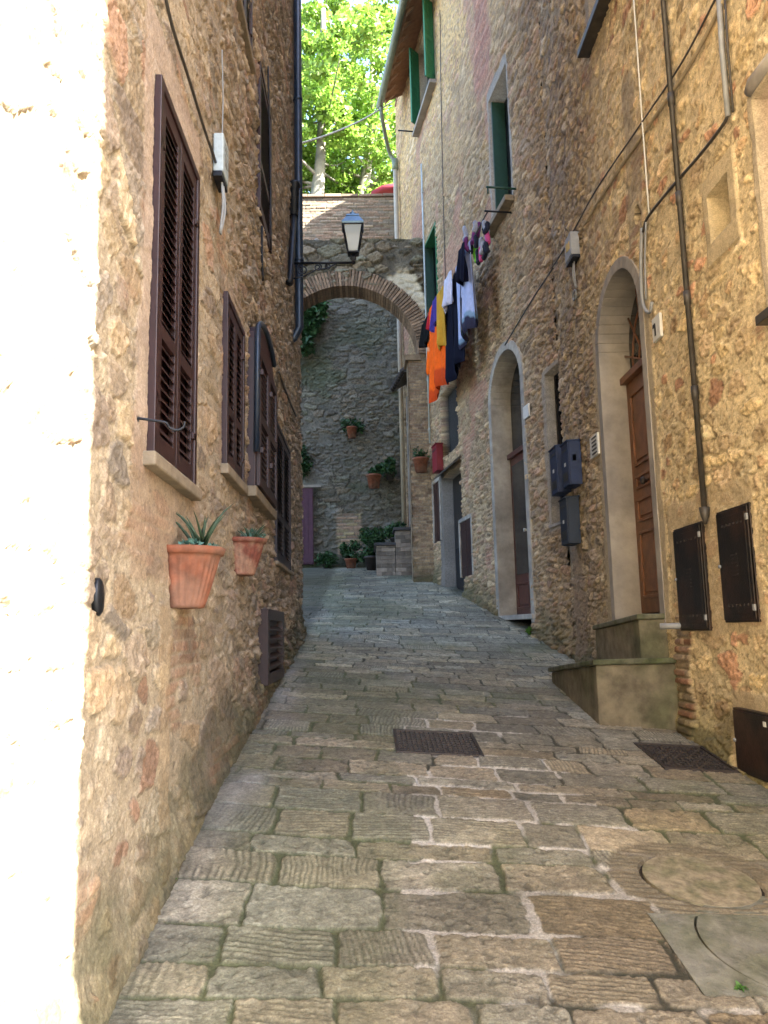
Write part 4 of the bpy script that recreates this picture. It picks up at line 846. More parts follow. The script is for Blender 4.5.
# small grey spout and iron plate
m = MB(); q = WR.uz(676, 622, .05); m.tube([WR.at(q[0]-.05, q[1]-.03, .02), WR.at(q[0]+.0, q[1]-.03, .10), WR.at(q[0]+.02, q[1]-.03, .17)], .024, 12)
tag(m.build('drain_spout', mgrey, None, WR.at(q[0], q[1], 0)), 'short grey pipe spout sticking out beside the leaning cabinet', 'pipe')
# house number plate, digit 1
q = WR.uz(656.5, 328, .03); t = thing('house_number_plate', 'small white plate with a dark 1 right of the walnut arched door', 'number plate', WR.at(q[0], q[1]-.1, .02))
m = MB(); m.wb(WR, q[0]-.085, q[0]+.085, q[1]-.10, q[1]+.10, .01, .035); m.build('plate', mwhite, t, bevel=.004)
m = MB(); m.wb(WR, q[0]-.012+.02, q[0]+.012+.02, q[1]-.06, q[1]+.045, .035, .039); m.obox(WR.at(q[0]+.045, q[1]+.03, .037), (0, .018, .0), (.002, 0, 0), (0, -.006, .014)); m.build('digit', mslot, t)
q = WF.uz(527, 412, .03); t = thing('blank_plate', 'small pale square plate right of the grey framed arched door', 'sign', WF.at(q[0], q[1]-.08, .02))
m = MB(); m.wb(WF, q[0]-.13, q[0]+.10, q[1]-.09, q[1]+.09, .03, .055); m.build('plate', mwhite, t, bevel=.004)
# doorbell panel next to mailboxes
t = thing('doorbell_panel', 'narrow pale doorbell panel with dark buttons beside the navy mailbox', 'doorbell', WR.at(8.38, 3.3, .0))
pz = (WR.uz(598, 456)[1], WR.uz(598, 434)[1]); pu_ = (WR.uz(601, 445)[0], WR.uz(593, 445)[0]); m = MB(); m.wb(WR, pu_[0], pu_[1], pz[0], pz[1], .01, .035); m.build('plate', mwhite, t, bevel=.003)
m = MB()
for k in range(5): z = pz[0]+.03+(pz[1]-pz[0]-.06)*k/4; m.wb(WR, pu_[0]+.04, pu_[1]-.08, z-.008, z+.008, .035, .039)
m.build('button', mslot, t)
# mailboxes
def mailbox(label, u0, u1, z0, z1, mt, depth=.14, W=WR, tilt=0, n0=.02):
    t = thing('mailbox', label, 'mailbox', W.at((u0+u1)/2, z0, 0), 'mailboxes by the small window')
    m = MB(); m.wb(W, u0, u1, z0, z1, n0, n0+depth-.014); m.build('body', mt, t, bevel=.006)
    m = MB(); m.wb(W, u0+.004, u1-.004, z0+.004, z1-.004, n0+depth-.013, n0+depth); f = m.build('front', mt, t, bevel=.004)
    m = MB(); m.wb(W, u0+.05, u1-.05, z1-.10, z1-.075, n0+depth, n0+depth+.003); m.wb(W, u0+.05, u1-.05, z0+.06, z0+.16, n0+depth, n0+depth+.003); m.build('slot', mslot, f)
    m = MB(); m.hexa([W.at(u0-.006, z1, n0-.01), W.at(u1+.006, z1, n0-.01), W.at(u1+.006, z1-.01, n0+depth+.015), W.at(u0-.006, z1-.01, n0+depth+.015), W.at(u0-.006, z1+.02, n0-.01), W.at(u1+.006, z1+.02, n0-.01), W.at(u1+.006, z1+.006, n0+depth+.015), W.at(u0-.006, z1+.006, n0+depth+.015)]); m.build('lid', mt, t, bevel=.003)
    m = MB(); m.wb(W, (u0+u1)/2-.03, (u0+u1)/2+.03, (z0+z1)/2-.02, (z0+z1)/2+.02, n0+depth, n0+depth+.003); m.build('name_card', mwhite, f)
    return t
mailbox('navy blue mailbox hung highest left, at the window edge', 9.22, 9.56, 3.16, 3.72, mpost, .16)
mb_ = mailbox('navy blue mailbox with a white sticker, beside the doorbell panel', 8.72, 9.02, 3.16, 3.66, mpost, .15)
m = MB(); m.box(2.33, 2.37, 8.7205-.003, 8.7195-.002, 3.43, 3.50); m.build('sticker', mwhite, mb_)
mailbox('slate grey mailbox hanging below the two navy mailboxes', 8.92, 9.24, 2.52, 3.05, mpost2, .15)
# junction boxes
def jbox(label, W, c, wdt, hgt, mt, yellow=False, n0=.02, dep=.10):
    t = thing('junction_box', label, 'junction box', W.at(c[0], c[1]-hgt/2, 0)); u0, u1, z0, z1 = c[0]-wdt/2, c[0]+wdt/2, c[1]-hgt/2, c[1]+hgt/2
    m = MB(); m.wb(W, u0, u1, z0, z1, n0, n0+dep); m.build('body', mt, t, bevel=.008)
    m = MB(); m.wb(W, u0-.008, u1+.008, z0-.035, z0-.001, n0, n0+dep*.9); m.build('gland_plate', miron, t, bevel=.004)
    m = MB()
    for i, s_ in enumerate((-.02, .02)): m.tube(smoothcurve([W.at(c[0]+s_, z0-.03, n0+.04), W.at(c[0]+s_*1.6, z0-.18, n0+.05), W.at(c[0]+s_*.4, z0-.34, n0+.03)], 5), .008, 6)
    m.build('tail_cable', mgrey, t)
    m = MB()
    if yellow:
        for i, (p_, q_) in enumerate(((-.3, .05), (.05, .3))): m.wb(W, c[0]+wdt*p_, c[0]+wdt*q_-.004, c[1]-.045+(.02*i), c[1]+.045+(.02*i), n0+dep, n0+dep+.003)
        m.build('label', mat('yellow_label', (.55, .36, .03), .5), t)
    else:
        for z in (.3, .18, .02, -.1, -.2): m.wb(W, c[0]-wdt*.25, c[0]+wdt*.22, c[1]+hgt*z, c[1]+hgt*z+.012, n0+dep, n0+dep+.002)
        m.build('label', mgrey, t)
    return t
jbox('grey junction box with yellow label where the diagonal cables meet', WR, WR.uz(572, 248, .07), .26, .27, mgrey, True)
jbox('pale grey junction box high on the left wall beside a hanging cable', WL, WL.uz(221, 160, .05), .17, .24, mat('pale_grey_box', (.36, .42, .45), .5, scale=18), False, dep=.06)
q = WR.uz(575, 295, .03); m = MB(); m.tube([WR.at(q[0]+.07*math.cos(t_), q[1]+.05*math.sin(t_), .035) for t_ in np.linspace(0, 2*math.pi, 19)], .012, 8, False)
tag(m.build('wall_ring', mgrey, None, WR.at(q[0], q[1], 0)), 'small pale ring fixed on the wall below the yellow-labelled junction box', 'ring')
q = WL.uz(101, 597, .02); m = MB(); m.loft([[WL.at(q[0]+r_*.035*math.cos(t_), q[1]+r_*.06*math.sin(t_)-.008*math.cos(t_), n_) for t_ in np.linspace(0, 2*math.pi, 14, endpoint=False)] for r_, n_ in ((1, .0), (1, .016), (.85, .022), (.1, .024))])
tag(m.build('iron_plate', miron, None, WL.at(q[0], q[1], 0)), 'small dark iron plate on the left wall near the sunlit edge', 'plate')
# shutter stay hook
t = thing('iron_hook', 'curved iron hook sticking out of the left wall beside the big shutters', 'hook', WL.at(*WL.uz(136, 420), 0))
q = WL.uz(136, 417); q2 = WL.uz(185, 425, .25); m = MB(); A_ = Vector(WL.at(q[0], q[1], -.02)); 
m.tube(smoothcurve([A_, A_+Vector((.06, .01, -.008)), A_+Vector((.125, .02, -.018)), A_+Vector((.140, .025, -.036)), A_+Vector((.165, .03, -.046)), A_+Vector((.19, .035, -.034)), A_+Vector((.196, .035, -.012))], 6), .0055, 8); m.build('rod', miron, t)
m = MB(); m.tube([A_+Vector((.0, 0, 0)), A_+Vector((.028, 0, 0))], [.026, .018], 10); m.build('rosette', miron, t)
# ---------------- lamp
LP = CC+ray(353, 239)*(9.35/ray(352, 235)[1]); LX, LY, LZ = map(float, LP)
t = thing('street_lamp', 'black iron wall lantern on a scrolled bracket in front of the archway', 'street lamp', (LX, LY, LZ-.3)); print('lamp', LX, LY, LZ)
zbk_ = float((CC+ray(320, 263)*(9.35/ray(320, 259)[1]))[2]); m = MB(); m.tube([(-.86, LY, zbk_), (LX+.02, LY, zbk_)], .016, 8); m.tube([(LX, LY, zbk_-.02), (LX, LY, zbk_+.12)], .012, 8); m.tube([(-.85, LY, zbk_+.05), (-.85, LY, zbk_-.25)], .018, 8)
for cx_, rr_, sg in ((-.72, .075, 1), (-.53, .05, -1), (-.40, .04, 1)):
    m.tube([(cx_+rr_*(1-k/40)*math.cos(sg*k*.35+1.5), LY, zbk_-rr_*1.1+rr_*(1-k/40)*math.sin(sg*k*.35+1.5)) for k in range(28)], .009, 6)
m.tube(smoothcurve([(-.84, LY, zbk_-.2), (-.7, LY, zbk_-.17), (-.55, LY, zbk_-.09), (-.42, LY, zbk_-.07), (-.3, LY, zbk_-.01)], 5), .010, 6)
m.build('bracket', miron, t)
def flat(mb): mb.smooth = [False]*len(mb.smooth); return mb
def ngon(r, z, n=4, ph=math.pi/4): return [(LX+r*math.cos(ph+2*math.pi*k/n), LY+r*math.sin(ph+2*math.pi*k/n), z) for k in range(n)]
hb = zbk_+.12; RB, RT = .085, .165; H1 = hb+.34
m = MB()
for k in range(4):
    a_, b_ = ngon(RB, hb)[k], ngon(RT, H1)[k]; m.tube([a_, b_], .009, 6)
for r_, z in ((RB, hb), (RT, H1)):
    p = ngon(r_, z)+ngon(r_, z)[:1]
    for k in range(4): m.tube([p[k], p[k+1]], .011, 6)
m.loft([ngon(.02, hb-.10), ngon(.05, hb-.06), ngon(.03, hb-.03), ngon(RB+.01, hb-.01), ngon(RB+.01, hb+.006)])
flat(m).build('lantern_frame', miron, t)
m = MB(); m.loft([ngon(RT+.02, H1), ngon(RT+.03, H1+.02), ngon(RT*.66, H1+.12), ngon(RT*.70, H1+.125), ngon(RT*.62, H1+.15), ngon(.03, H1+.175)]); m.tube([(LX, LY, H1+.16), (LX, LY, H1+.19), (LX, LY, H1+.21), (LX, LY, H1+.24)], [.04, .04, .015, .004], 10)
flat(m).build('lantern_roof', mat('lamp_roof_blue', (.10, .17, .25), .22, .5), t)
mg = bpy.data.materials.new('lamp_pane'); mg.use_nodes = True; b = mg.node_tree.nodes['Principled BSDF']; b.inputs['Base Color'].default_value = (.75, .8, .78, 1); b.inputs['Roughness'].default_value = .25; b.inputs['Alpha'].default_value = .45
m = MB(); m.loft([ngon(RB-.004, hb+.01), ngon(RT-.006, H1-.005)], cap=False); flat(m).build('lantern_pane', mg, t)
m = MB(); m.tube([(LX, LY, hb), (LX, LY, hb+.08), (LX, LY, hb+.10), (LX, LY, hb+.18), (LX, LY, hb+.22)], [.02, .02, .035, .04, .01], 10); m.build('bulb', mwhite, t)
# slanted two stage tube beside the downpipe
pA = CC+ray(291, 184)*(9.2/ray(291, 184)[1]); pM = CC+ray(284, 216)*(9.1/ray(284, 216)[1]); pB = CC+ray(272, 279)*(8.6/ray(272, 279)[1])
t = thing('slanted_tube', 'black two-stage slanted tube fixed on the left wall beside the navy downpipe', 'pipe', tuple(map(float, pM)))
fix = lambda p: Vector((max(float(p[0]), -.80), float(p[1]), float(p[2])))
m = MB(); m.tube([fix(pA), fix(pA)+(fix(pM)-fix(pA))*.06, fix(pA)+(fix(pM)-fix(pA))*.07, fix(pM)], [.075, .075, .062, .058], 14); m.build('sleeve', miron, t)
m = MB(); m.tube([fix(pM), fix(pB), fix(pB)+Vector((-.02, -.01, -.06))], [.036, .036, .05], 12); m.build('lower_tube', miron, t)
m = MB(); m.tube([fix(pA), (-.88, fix(pA).y, fix(pA).z)], .012, 6); m.tube([fix(pB), (-.88, fix(pB).y, fix(pB).z)], .012, 6); m.build('bracket', miron, t)
# ---------------- foliage helpers
def leaves(name, centers, size, mt, parent=None, loc=None, seed=0, aspect=1.6, up=.3):
    rs = np.random.RandomState(seed); n = len(centers); C_ = np.array(centers)
    d = rs.randn(n, 3); d[:, 2] = d[:, 2]*.6-.25*up; d /= np.linalg.norm(d, axis=1)[:, None]; e = rs.randn(n, 3); e -= (e*d).sum(1)[:, None]*d; e /= np.linalg.norm(e, axis=1)[:, None]
    nn = np.cross(d, e); s_ = size*rs.uniform(.6, 1.35, n)[:, None]
    V = np.stack([C_-d*s_*.5*aspect, C_+e*s_*.42+nn*s_*.10-d*s_*.05, C_+d*s_*.5*aspect-nn*s_*.08, C_-e*s_*.42+nn*s_*.10-d*s_*.05], 1).reshape(-1, 3)
    me = bpy.data.meshes.new(name); me.vertices.add(4*n); me.vertices.foreach_set('co', V.astype(np.float32).ravel()); me.loops.add(4*n); me.loops.foreach_set('vertex_index', np.arange(4*n, dtype=np.int32)); me.polygons.add(n); me.polygons.foreach_set('loop_start', np.arange(n, dtype=np.int32)*4); me.update(calc_edges=True)
    return mkobj(name, me, mt, parent, loc)
def clump(rs, c, r, n, flat=1): 
    p = rs.randn(n, 3); p /= np.linalg.norm(p, axis=1)[:, None]; p *= (rs.rand(n, 1)**.45)*r; p[:, 2] *= flat; return p+np.array(c)
def rosette(t, base, n, ln, mt, rs, spread=.7, wd=.012):
    m = MB()
    for k in range(n):
        az_ = rs.uniform(0, 6.28); sp = rs.uniform(.1, spread); L0 = ln*rs.uniform(.6, 1.1); d = Vector((math.cos(az_)*sp, math.sin(az_)*sp, 1)).normalized(); o_ = Vector((math.cos(az_), math.sin(az_), 0)); b_ = Vector(base)+o_*.01
        pts = [b_, b_+d*L0*.4, b_+d*L0*.75+o_*L0*.08, b_+d*L0*.95+o_*L0*.2]; m.tube(pts, [wd, wd*.9, wd*.55, wd*.1], 5)
    return m.build('plant', mt, t)
# wall pots on the left (half-round fluted terracotta)
def wallpot(label, y, ztop, Rt_, H_, mt, seed, long_=False):
    t = thing('wall_planter', label, 'planter', (-.84, y, ztop-H_), 'terracotta pots hung on the left wall'); m = MB(); rings = []; nseg = 56
    def ringp(r_, z, fl):
        out = []
        for q in range(97):
            ang = -math.pi/2+math.pi*q/96; k_ = 1-.038*fl*(.5+.5*math.cos(ang*30)); out.append((-.84+math.cos(ang)*r_*1.05*k_, y+math.sin(ang)*r_*k_, z))
        return out+[(-.86, y+r_, z), (-.86, y-r_, z)]
    H0 = ztop-H_; br = lambda f: Rt_*(.56+.44*f**.85)
    for f, ex, fl in ((0, -.006, 0), (.01, 0, 0), (.06, 0, 0), (.10, 0, 1), (.35, 0, 1), (.6, 0, 1), (.74, 0, 1), (.82, 0, 0), (.872, 0, 0), (.876, .008, 0), (.88, .012, 0), (.99, .014, 0), (1, .008, 0), (1, -.006, 0), (.985, -.010, 0), (.9, -.012, 0)):
        rings.append(ringp(br(f)+ex, H0+H_*f, fl))
    m.loft(rings, cap=True); m.build('pot', mt, t)
    m = MB(); m.loft([ringp(Rt_*.90, ztop-H_*.09+dz, 0) for dz in (-.03, 0)]); m.build('soil', msoil, t)
    rs = np.random.RandomState(seed); cx_ = -.84+.5*Rt_
    rosette(t, (cx_, y-.02, ztop-H_*.1), 14 if long_ else 16, .19 if long_ else .13, magave, rs, .8 if not long_ else .55, .009)
    if long_: rosette(t, (cx_+.02, y-.05, ztop+.02), 10, .2, magave, rs, 1.6, .007)
    pts = np.concatenate([clump(rs, (cx_+.02, y+.10, ztop+.01), .06, 60, .4), clump(rs, (cx_-.0, y+.17, ztop+.0), .06, 60, .35), clump(rs, (cx_-.02, y-.12, ztop+.01), .05, 40, .4)]) if long_ else clump(rs, (cx_, y, ztop+.02), .10, 70, .4)
    leaves('succulent', pts, .022, mblueg, t, seed=seed)
q = WL.uz(170, 548); print('pot1', q, WL.uz(169, 603)); 
wallpot('larger clean terracotta wall planter with spiky plant, nearest on the left wall', 3.64, 1.985, .178, .27, mterra, 3, True)
wallpot('lime-stained terracotta wall planter with succulents, farther along the left wall', 5.3, 2.215, .165, .24, mterra2, 4, False)
# hanging wall pots in the back
def bucket(name, label, c, r, H_, mt=mterra, n=260, fr=.3, hgt=.25, seed=0, group=None, ls=.07, hang=0):
    t = thing(name, label, 'plant pot', (c[0], c[1], c[2]), group); m = MB(); n_ = 20
    m.loft([[(c[0]+rr*math.cos(2*math.pi*k/n_), c[1]+rr*math.sin(2*math.pi*k/n_), c[2]+z) for k in range(n_)] for rr, z in ((r*.68, 0), (r*.95, H_*.85), (r*1.08, H_*.86), (r*1.08, H_), (r*.95, H_), (r*.93, H_*.9))]); m.build('pot', mt, t)
    rs = np.random.RandomState(seed); C_ = []
    for k in range(7): C_.append(clump(rs, (c[0]+rs.uniform(-1, 1)*fr*.6, c[1]+rs.uniform(-1, 1)*fr*.4, c[2]+H_+rs.uniform(-.2*hang, 1)*hgt*.8), fr*.5, n//7))
    leaves('foliage', np.concatenate(C_), ls, mivy, t, seed=seed)
    m = MB()
    for k in range(5): a_ = k*1.3; m.tube([(c[0], c[1], c[2]+H_*.8), (c[0]+.3*fr*math.cos(a_), c[1]+.3*fr*math.sin(a_), c[2]+H_+hgt*.7)], .008, 5)
    m.build('stem', mivy, t); return t
def at(px, py, Y): q = CC+ray(px, py)*(Y/ray(px, py)[1]); return tuple(map(float, q))
c = at(352, 438, 21.25); bucket('hanging_pot', 'small terracotta pot high on the mossy back wall', c, .15, .3, n=300, fr=.33, hgt=.15, seed=5, group='pots fixed on the mossy back wall', hang=1)
c = at(374, 488, 21.2); bucket('hanging_pot', 'wider terracotta pot with a tall bush on the mossy back wall', c, .2, .36, n=260, fr=.22, hgt=.28, seed=6, group='pots fixed on the mossy back wall')
c = at(390, 480, 21.15); bucket('hanging_pot', 'dark pot with spreading leaves right of the wider one on the back wall', c, .13, .2, mt=mcast, n=500, fr=.34, hgt=.42, seed=7, group='pots fixed on the mossy back wall')
c = at(351, 566, 20.9); bucket('potted_plant', 'terracotta pot with leafy plant standing at the foot of the back wall', (c[0], c[1], float(zroad(c[0], c[1]))), .16, .26, n=420, fr=.3, hgt=.5, seed=8)
c = at(327, 566, 21.1); bucket('low_plant', 'low leafy plant in a dark pot left of the terracotta pot at the back wall', (c[0], c[1], float(zroad(c[0], c[1]))), .12, .12, mt=mcast, n=420, fr=.34, hgt=.3, seed=9)
c = at(372, 562, 20.3); bucket('potted_shrub', 'large dark green shrub in a pot left of the brick side steps', (c[0], c[1], float(zroad(c[0], c[1]))), .2, .35, mt=mcast, n=1300, fr=.40, hgt=.9, seed=10, ls=.07)
# brick side steps
t = thing('brick_steps', 'low brick steps with dark slab tops beside the archway pier', 'steps', (.7, 19, 3))
q0, q1, q2 = at(376, 545, 18.6), at(395, 545, 18.6), at(413, 528, 18.6)
def brickstep(x0, x1, z1):
    m = MB(); z = 2.75; k = 0
    m.box(x0+.01, x1-.01, 18.62, 20.3, 2.6, z1-.07)
    while z < z1-.09:
        h_ = min(.085, z1-.08-z); x = x0-(.12 if k % 2 else 0)
        while x < x1:
            a_, b_ = max(x, x0), min(x+.235, x1)
            if b_-a_ > .03: m.box(a_, b_, 18.6-.006*random.random(), 18.64, z, z+h_)
            x += .25
        z += .095; k += 1
    o = m.build('brick_block', mat('grey_brick', (.24, .21, .18), .95, var=.3, island=True, bump=.5), t); m = MB(); m.box(x0-.04, x1+.02, 18.54, 20.3, z1-.07, z1); m.build('cap_slab', mat('dark_slate', (.05, .05, .055), .7), o, bevel=.01)
brickstep(q0[0], q1[0]+.0, q0[2]+.05); brickstep(q1[0]+.01, q2[0]+.02, q2[2]+.02)
c = (q1[0]+.12, 19.2, q0[2]+.05); bucket('step_plant', 'round leafy green plant standing on the lower brick step', (c[0]-.05, 19.4, q0[2]+.05), .15, .2, mt=mcast, n=1100, fr=.38, hgt=.6, seed=12, ls=.065)
# wall basket & red box
c = at(421, 472, 16.78); bucket('wall_basket', 'terracotta wall basket on the brick pier beside the crimson box', c, .17, .3, n=120, fr=.2, hgt=.2, seed=13, ls=.05)
r_ = rectpx(WF, (428, 452), (438, 446), (430, 476), (439, 472), .12); t = thing('letter_box', 'crimson metal letter box on the right wall before the archway', 'letter box', WF.at(r_[0], r_[2], 0))
u0, u1, z0, z1 = r_; u1 = u0+.4; m = MB(); m.wb(WF, u0, u1, z0, z1, .02, .16); m.build('body', mred, t, bevel=.008); m = MB(); m.wb(WF, u0+.06, u1-.06, z1-.11, z1-.08, .16, .164); m.build('slot', mslot, t); m = MB(); m.wb(WF, u0-.01, u1+.01, z1, z1+.02, .01, .18); m.build('lid', mred, t, bevel=.004)
# thin white pipe down to the red box
u_ = WF.uz(424, 250, .06)[0]; zt_ = WF.uz(421, 165, .06)[1]; zb_ = WF.uz(430, 443, .06)[1]; m = MB(); m.tube([WF.at(u_, zt_, .06), WF.at(u_, zb_, .06)], .02, 8)
for z in np.arange(zb_+.3, zt_, 1.1): m.tube([WF.at(u_, z-.015, .06), WF.at(u_, z+.015, .06)], .028, 8)
m.build('thin_pipe', mat('pale_pipe', (.45, .5, .5), .5), HF)
pxcable(HF, WF, [(440, 10), (441, 90), (443, 190), (446, 300)], .009, mpipe, off=.03)
pxcable(HF, WF, [(553, 268), (532, 300), (505, 345)], .010, mcable, off=.04)
# ivy at the upper left of the arch
rs = np.random.RandomState(20); C_ = []; 
for k in range(26):
    px_, py_ = rs.uniform(294, 322), rs.uniform(300, 350)
    if (px_-294)*1.1+(py_-300)*.55 > 36: px_ -= 12
    C_.append(clump(rs, at(px_, py_, 21.1), .26, 110))
t = thing('ivy', 'dark green ivy hanging on the back wall at the upper left inside the arch', 'ivy', at(300, 320, 21.3)); leaves('foliage', np.concatenate(C_), .11, mivy, t, seed=21)
m = MB(); m.tube(smoothcurve([at(300, 420, 21.42), at(296, 380, 21.4), at(300, 340, 21.38), at(310, 310, 21.36)], 5), .02, 6); m.build('stem', mbark, t)
rs = np.random.RandomState(22); t = thing('climbing_plant', 'small dark climbing plant on the back wall above the purple door', 'climbing plant', at(301, 470, 21.4))
leaves('foliage', np.concatenate([clump(rs, at(rs.uniform(296, 307), rs.uniform(450, 474), 21.3), .2, 70) for k in range(9)]), .08, mivy, t, seed=23)
m = MB(); m.tube([at(301, 490, 21.42), at(300, 455, 21.4)], .015, 6); m.build('stem', mbark, t)
# ---------------- weeds
def weed(label, x, y, r, n, seed, ls=.02):
    t = thing('weed', label, 'weed', onroad(x, y, .01)); rs = np.random.RandomState(seed); leaves('foliage', clump(rs, onroad(x, y, r*.5), r, n, .5)*1., ls, mat('weed_leaf', (.07, .18, .03), .6, transl=.3, bump=0), t, seed=seed)
    m = MB()
    for k in range(6): m.tube([onroad(x, y, 0), onroad(x+r*.6*math.cos(k), y+r*.6*math.sin(k), r*.7)], .0025, 4)
    m.build('stem', mivy, t)
q = roadpt(536, 636); weed('green weed growing at the foot of the wall below the grey framed door', float(q[0])-.02, float(q[1]), .12, 260, 31, .035)
q = roadpt(741, 991); weed('tiny green weed at the corner of the dark slab with round lid', float(q[0]), float(q[1]), .022, 40, 32, .012)
q = roadpt(169, 884); weed('small round green leaf clump at the foot of the left wall', float(q[0]), float(q[1]), .03, 40, 33, .022)
q = roadpt(480, 605)
# ---------------- clothes line
OFFL = .38
def LPt(px, py, off=OFFL): q = WF.uz(px, py, off); return q
A0 = LPt(484, 218); A1 = LPt(427, 318); print('line', A0, A1)
LINE = t = thing('clothes_line', 'dark clothes line strung along the right wall from the window sill to the archway', 'clothes line', WF.at(A0[0], A0[1], OFFL))
zl = lambda u: A0[1]+(A1[1]-A0[1])*(u-A0[0])/(A1[0]-A0[0])-.10*math.sin(math.pi*min(1, max(0, (u-A0[0])/(A1[0]-A0[0]))))
m = MB(); m.tube([WF.at(u, zl(u), OFFL) for u in np.linspace(A0[0]-.2, A1[0]+.2, 20)], .012, 6); m.build('line', mcable, t)
m = MB(); m.tube([WF.at(A0[0]-.2, zl(A0[0]), 0), WF.at(A0[0]-.2, zl(A0[0]), OFFL+.05)], .015, 6); m.tube([WF.at(A1[0]+.2, zl(A1[0]), 0), WF.at(A1[0]+.2, zl(A1[0]), OFFL+.05)], .015, 6); m.build('arm', miron, t)
def garment(name, label, cat, px0, px1, py_bot, col, seed, bands=None, legs=False, taper=.0, n_off=0, skew=0):
    u0, u1 = LPt(px1, 300)[0], LPt(px0, 300)[0]; u0, u1 = min(u0, u1), max(u0, u1); pm = (px0+px1)/2
    zb = LPt(pm, py_bot)[1]; um = (u0+u1)/2; nu, nz = 26, 36; rs = np.random.RandomState(seed); ph = rs.rand(4)*6
    X = []; C_ = []
    for sgn in (1, -1):
        for j in range(nz):
            v = j/(nz-1)
            for i in range(nu):
                s_ = i/(nu-1); u = um+(u0-um+(u1-u0)*s_)*(1-taper*v)+skew*v*(u1-u0); ztop_ = zl(u0+(u1-u0)*s_)+.012
                z = ztop_+(zb+.06*math.sin(5*s_+ph[0])-ztop_)*v
                fold = (.045*v+.006)*math.sin(s_*(9+3*rs.rand()*0)+ph[1]+v*1.2)+.025*v*math.sin(s_*21+ph[2])
                edge = min(1, min(s_, 1-s_)*12)*min(1, (1-v)*20)
                X.append(WF.at(u, z, OFFL+n_off+fold+sgn*(.012+.02*v)*edge+.004*sgn)); b_ = col
                if bands:
                    for (a_, c_, cc) in bands:
                        if a_ < v+.05*math.sin(s_*6) < c_: b_ = cc
                C_.append((*b_, 1))
    me = bpy.data.meshes.new(name); f = []
    def leg(i, j): return legs and (j/(nz-1) > .35) and abs((i+.5)/(nu-1)-.5) < .03+.06*(j/(nz-1)-.35)
    for k in range(2):
        o_ = k*nu*nz
        for j in range(nz-1):
            for i in range(nu-1):
                if leg(i, j): continue
                q = (o_+j*nu+i, o_+j*nu+i+1, o_+(j+1)*nu+i+1, o_+(j+1)*nu+i); f.append(q if k else q[::-1])
    for j in range(nz-1):
        for i in (0, nu-1): f.append((j*nu+i, (j+1)*nu+i, nu*nz+(j+1)*nu+i, nu*nz+j*nu+i))
    for i in range(nu-1): f.append((i, i+1, nu*nz+i+1, nu*nz+i))
    me.from_pydata(X, [], f); me.polygons.foreach_set('use_smooth', [True]*len(f)); ca = me.color_attributes.new('col', 'FLOAT_COLOR', 'POINT'); ca.data.foreach_set('color', np.array(C_, np.float32).ravel()); me.update()
    o = mkobj(name, me, mat('fabric', attr=True, rough=.9, var=.15, scale=12, bump=.2, bscale=150, spec=.12), None, WF.at(um, zb, OFFL)); tag(o, label, cat, 'washing on the clothes line'); return o
garment('dark_sock', 'tiny black cloth hanging at the far end of the line', 'cloth', 421, 430, 346, (.004, .004, .004), 1)
garment('red_cloth', 'small dark red cloth pegged above the orange shirt', 'cloth', 429, 438, 328, (.35, .012, .02), 2, n_off=.02)
garment('orange_shirt', 'orange shirt with pale stripes hanging at the far end of the line', 'shirt', 426, 438, 374, (.85, .13, .008), 3, bands=[(.28, .40, (.6, .42, .30)), (.50, .56, (.7, .3, .15))], n_off=-.03)
garment('orange_towel', 'plain orange towel hanging lowest, right of the striped orange shirt', 'towel', 432, 446, 396, (.85, .12, .01), 4, n_off=.06, bands=[(.85, 1.1, (.55, .06, .01))])
garment('violet_cloth', 'narrow blue violet cloth between the orange shirt and yellow cloth', 'cloth', 438, 442, 330, (.05, .035, .22), 5, n_off=.09)
garment('yellow_cloth', 'mustard yellow cloth hanging left of the dark navy trousers', 'cloth', 440, 449, 352, (.50, .27, .03), 6, n_off=.08, taper=.2)
garment('navy_trousers', 'dark navy trousers hanging in the middle of the line', 'trousers', 446, 462, 376, (.004, .005, .016), 7, legs=True)
garment('white_cloth', 'small white cloth clipped in front of the navy trousers', 'cloth', 451, 458, 307, (.55, .56, .70), 8, n_off=.10)
garment('light_blue_trousers', 'pale blue trousers with dark cuffs hanging near the window end', 'trousers', 459, 475, 340, (.40, .46, .70), 9, legs=True, n_off=.04, bands=[(.90, 1.1, (.03, .03, .06)), (.84, .90, (.2, .3, .42))])
garment('navy_cloth', 'narrow dark navy cloth between pale trousers and the socks', 'cloth', 468, 474, 282, (.005, .006, .018), 10, n_off=.12)
t = thing('sock_bundle', 'bundle of dark, purple, pink and lime socks at the window end of the line', 'socks', WF.at(A0[0], A0[1]-.3, OFFL), 'washing on the clothes line')
rs = np.random.RandomState(40); mats_ = [mat('sock_navy', (.01, .012, .03), .9), mat('sock_purple', (.12, .02, .12), .9), mat('sock_pink', (.45, .06, .2), .9), mat('sock_lime', (.15, .5, .04), .9), mat('sock_grey', (.3, .32, .4), .9)]
for k in range(22):
    px_ = rs.uniform(469, 486); py_ = 222+(484-px_)*.55+rs.uniform(-6, 22); mi = 0 if rs.rand() < .5 else rs.choice([1, 2, 1, 4]); 
    if py_ > 243 and px_ < 474: mi = 3
    q = LPt(px_, py_, OFFL); A_ = Vector(WF.at(q[0], q[1], OFFL+rs.uniform(-.08, .1))); L0 = rs.uniform(.15, .28)
    m = MB(); m.tube(smoothcurve([A_, A_+Vector((rs.uniform(-.03, .03), .0, -L0*.6)), A_+Vector((rs.uniform(-.05, .05), rs.uniform(-.08, .08), -L0))], 4), [.02]+[.038]*7+[.03], 8); m.build('sock', mats_[mi], t)
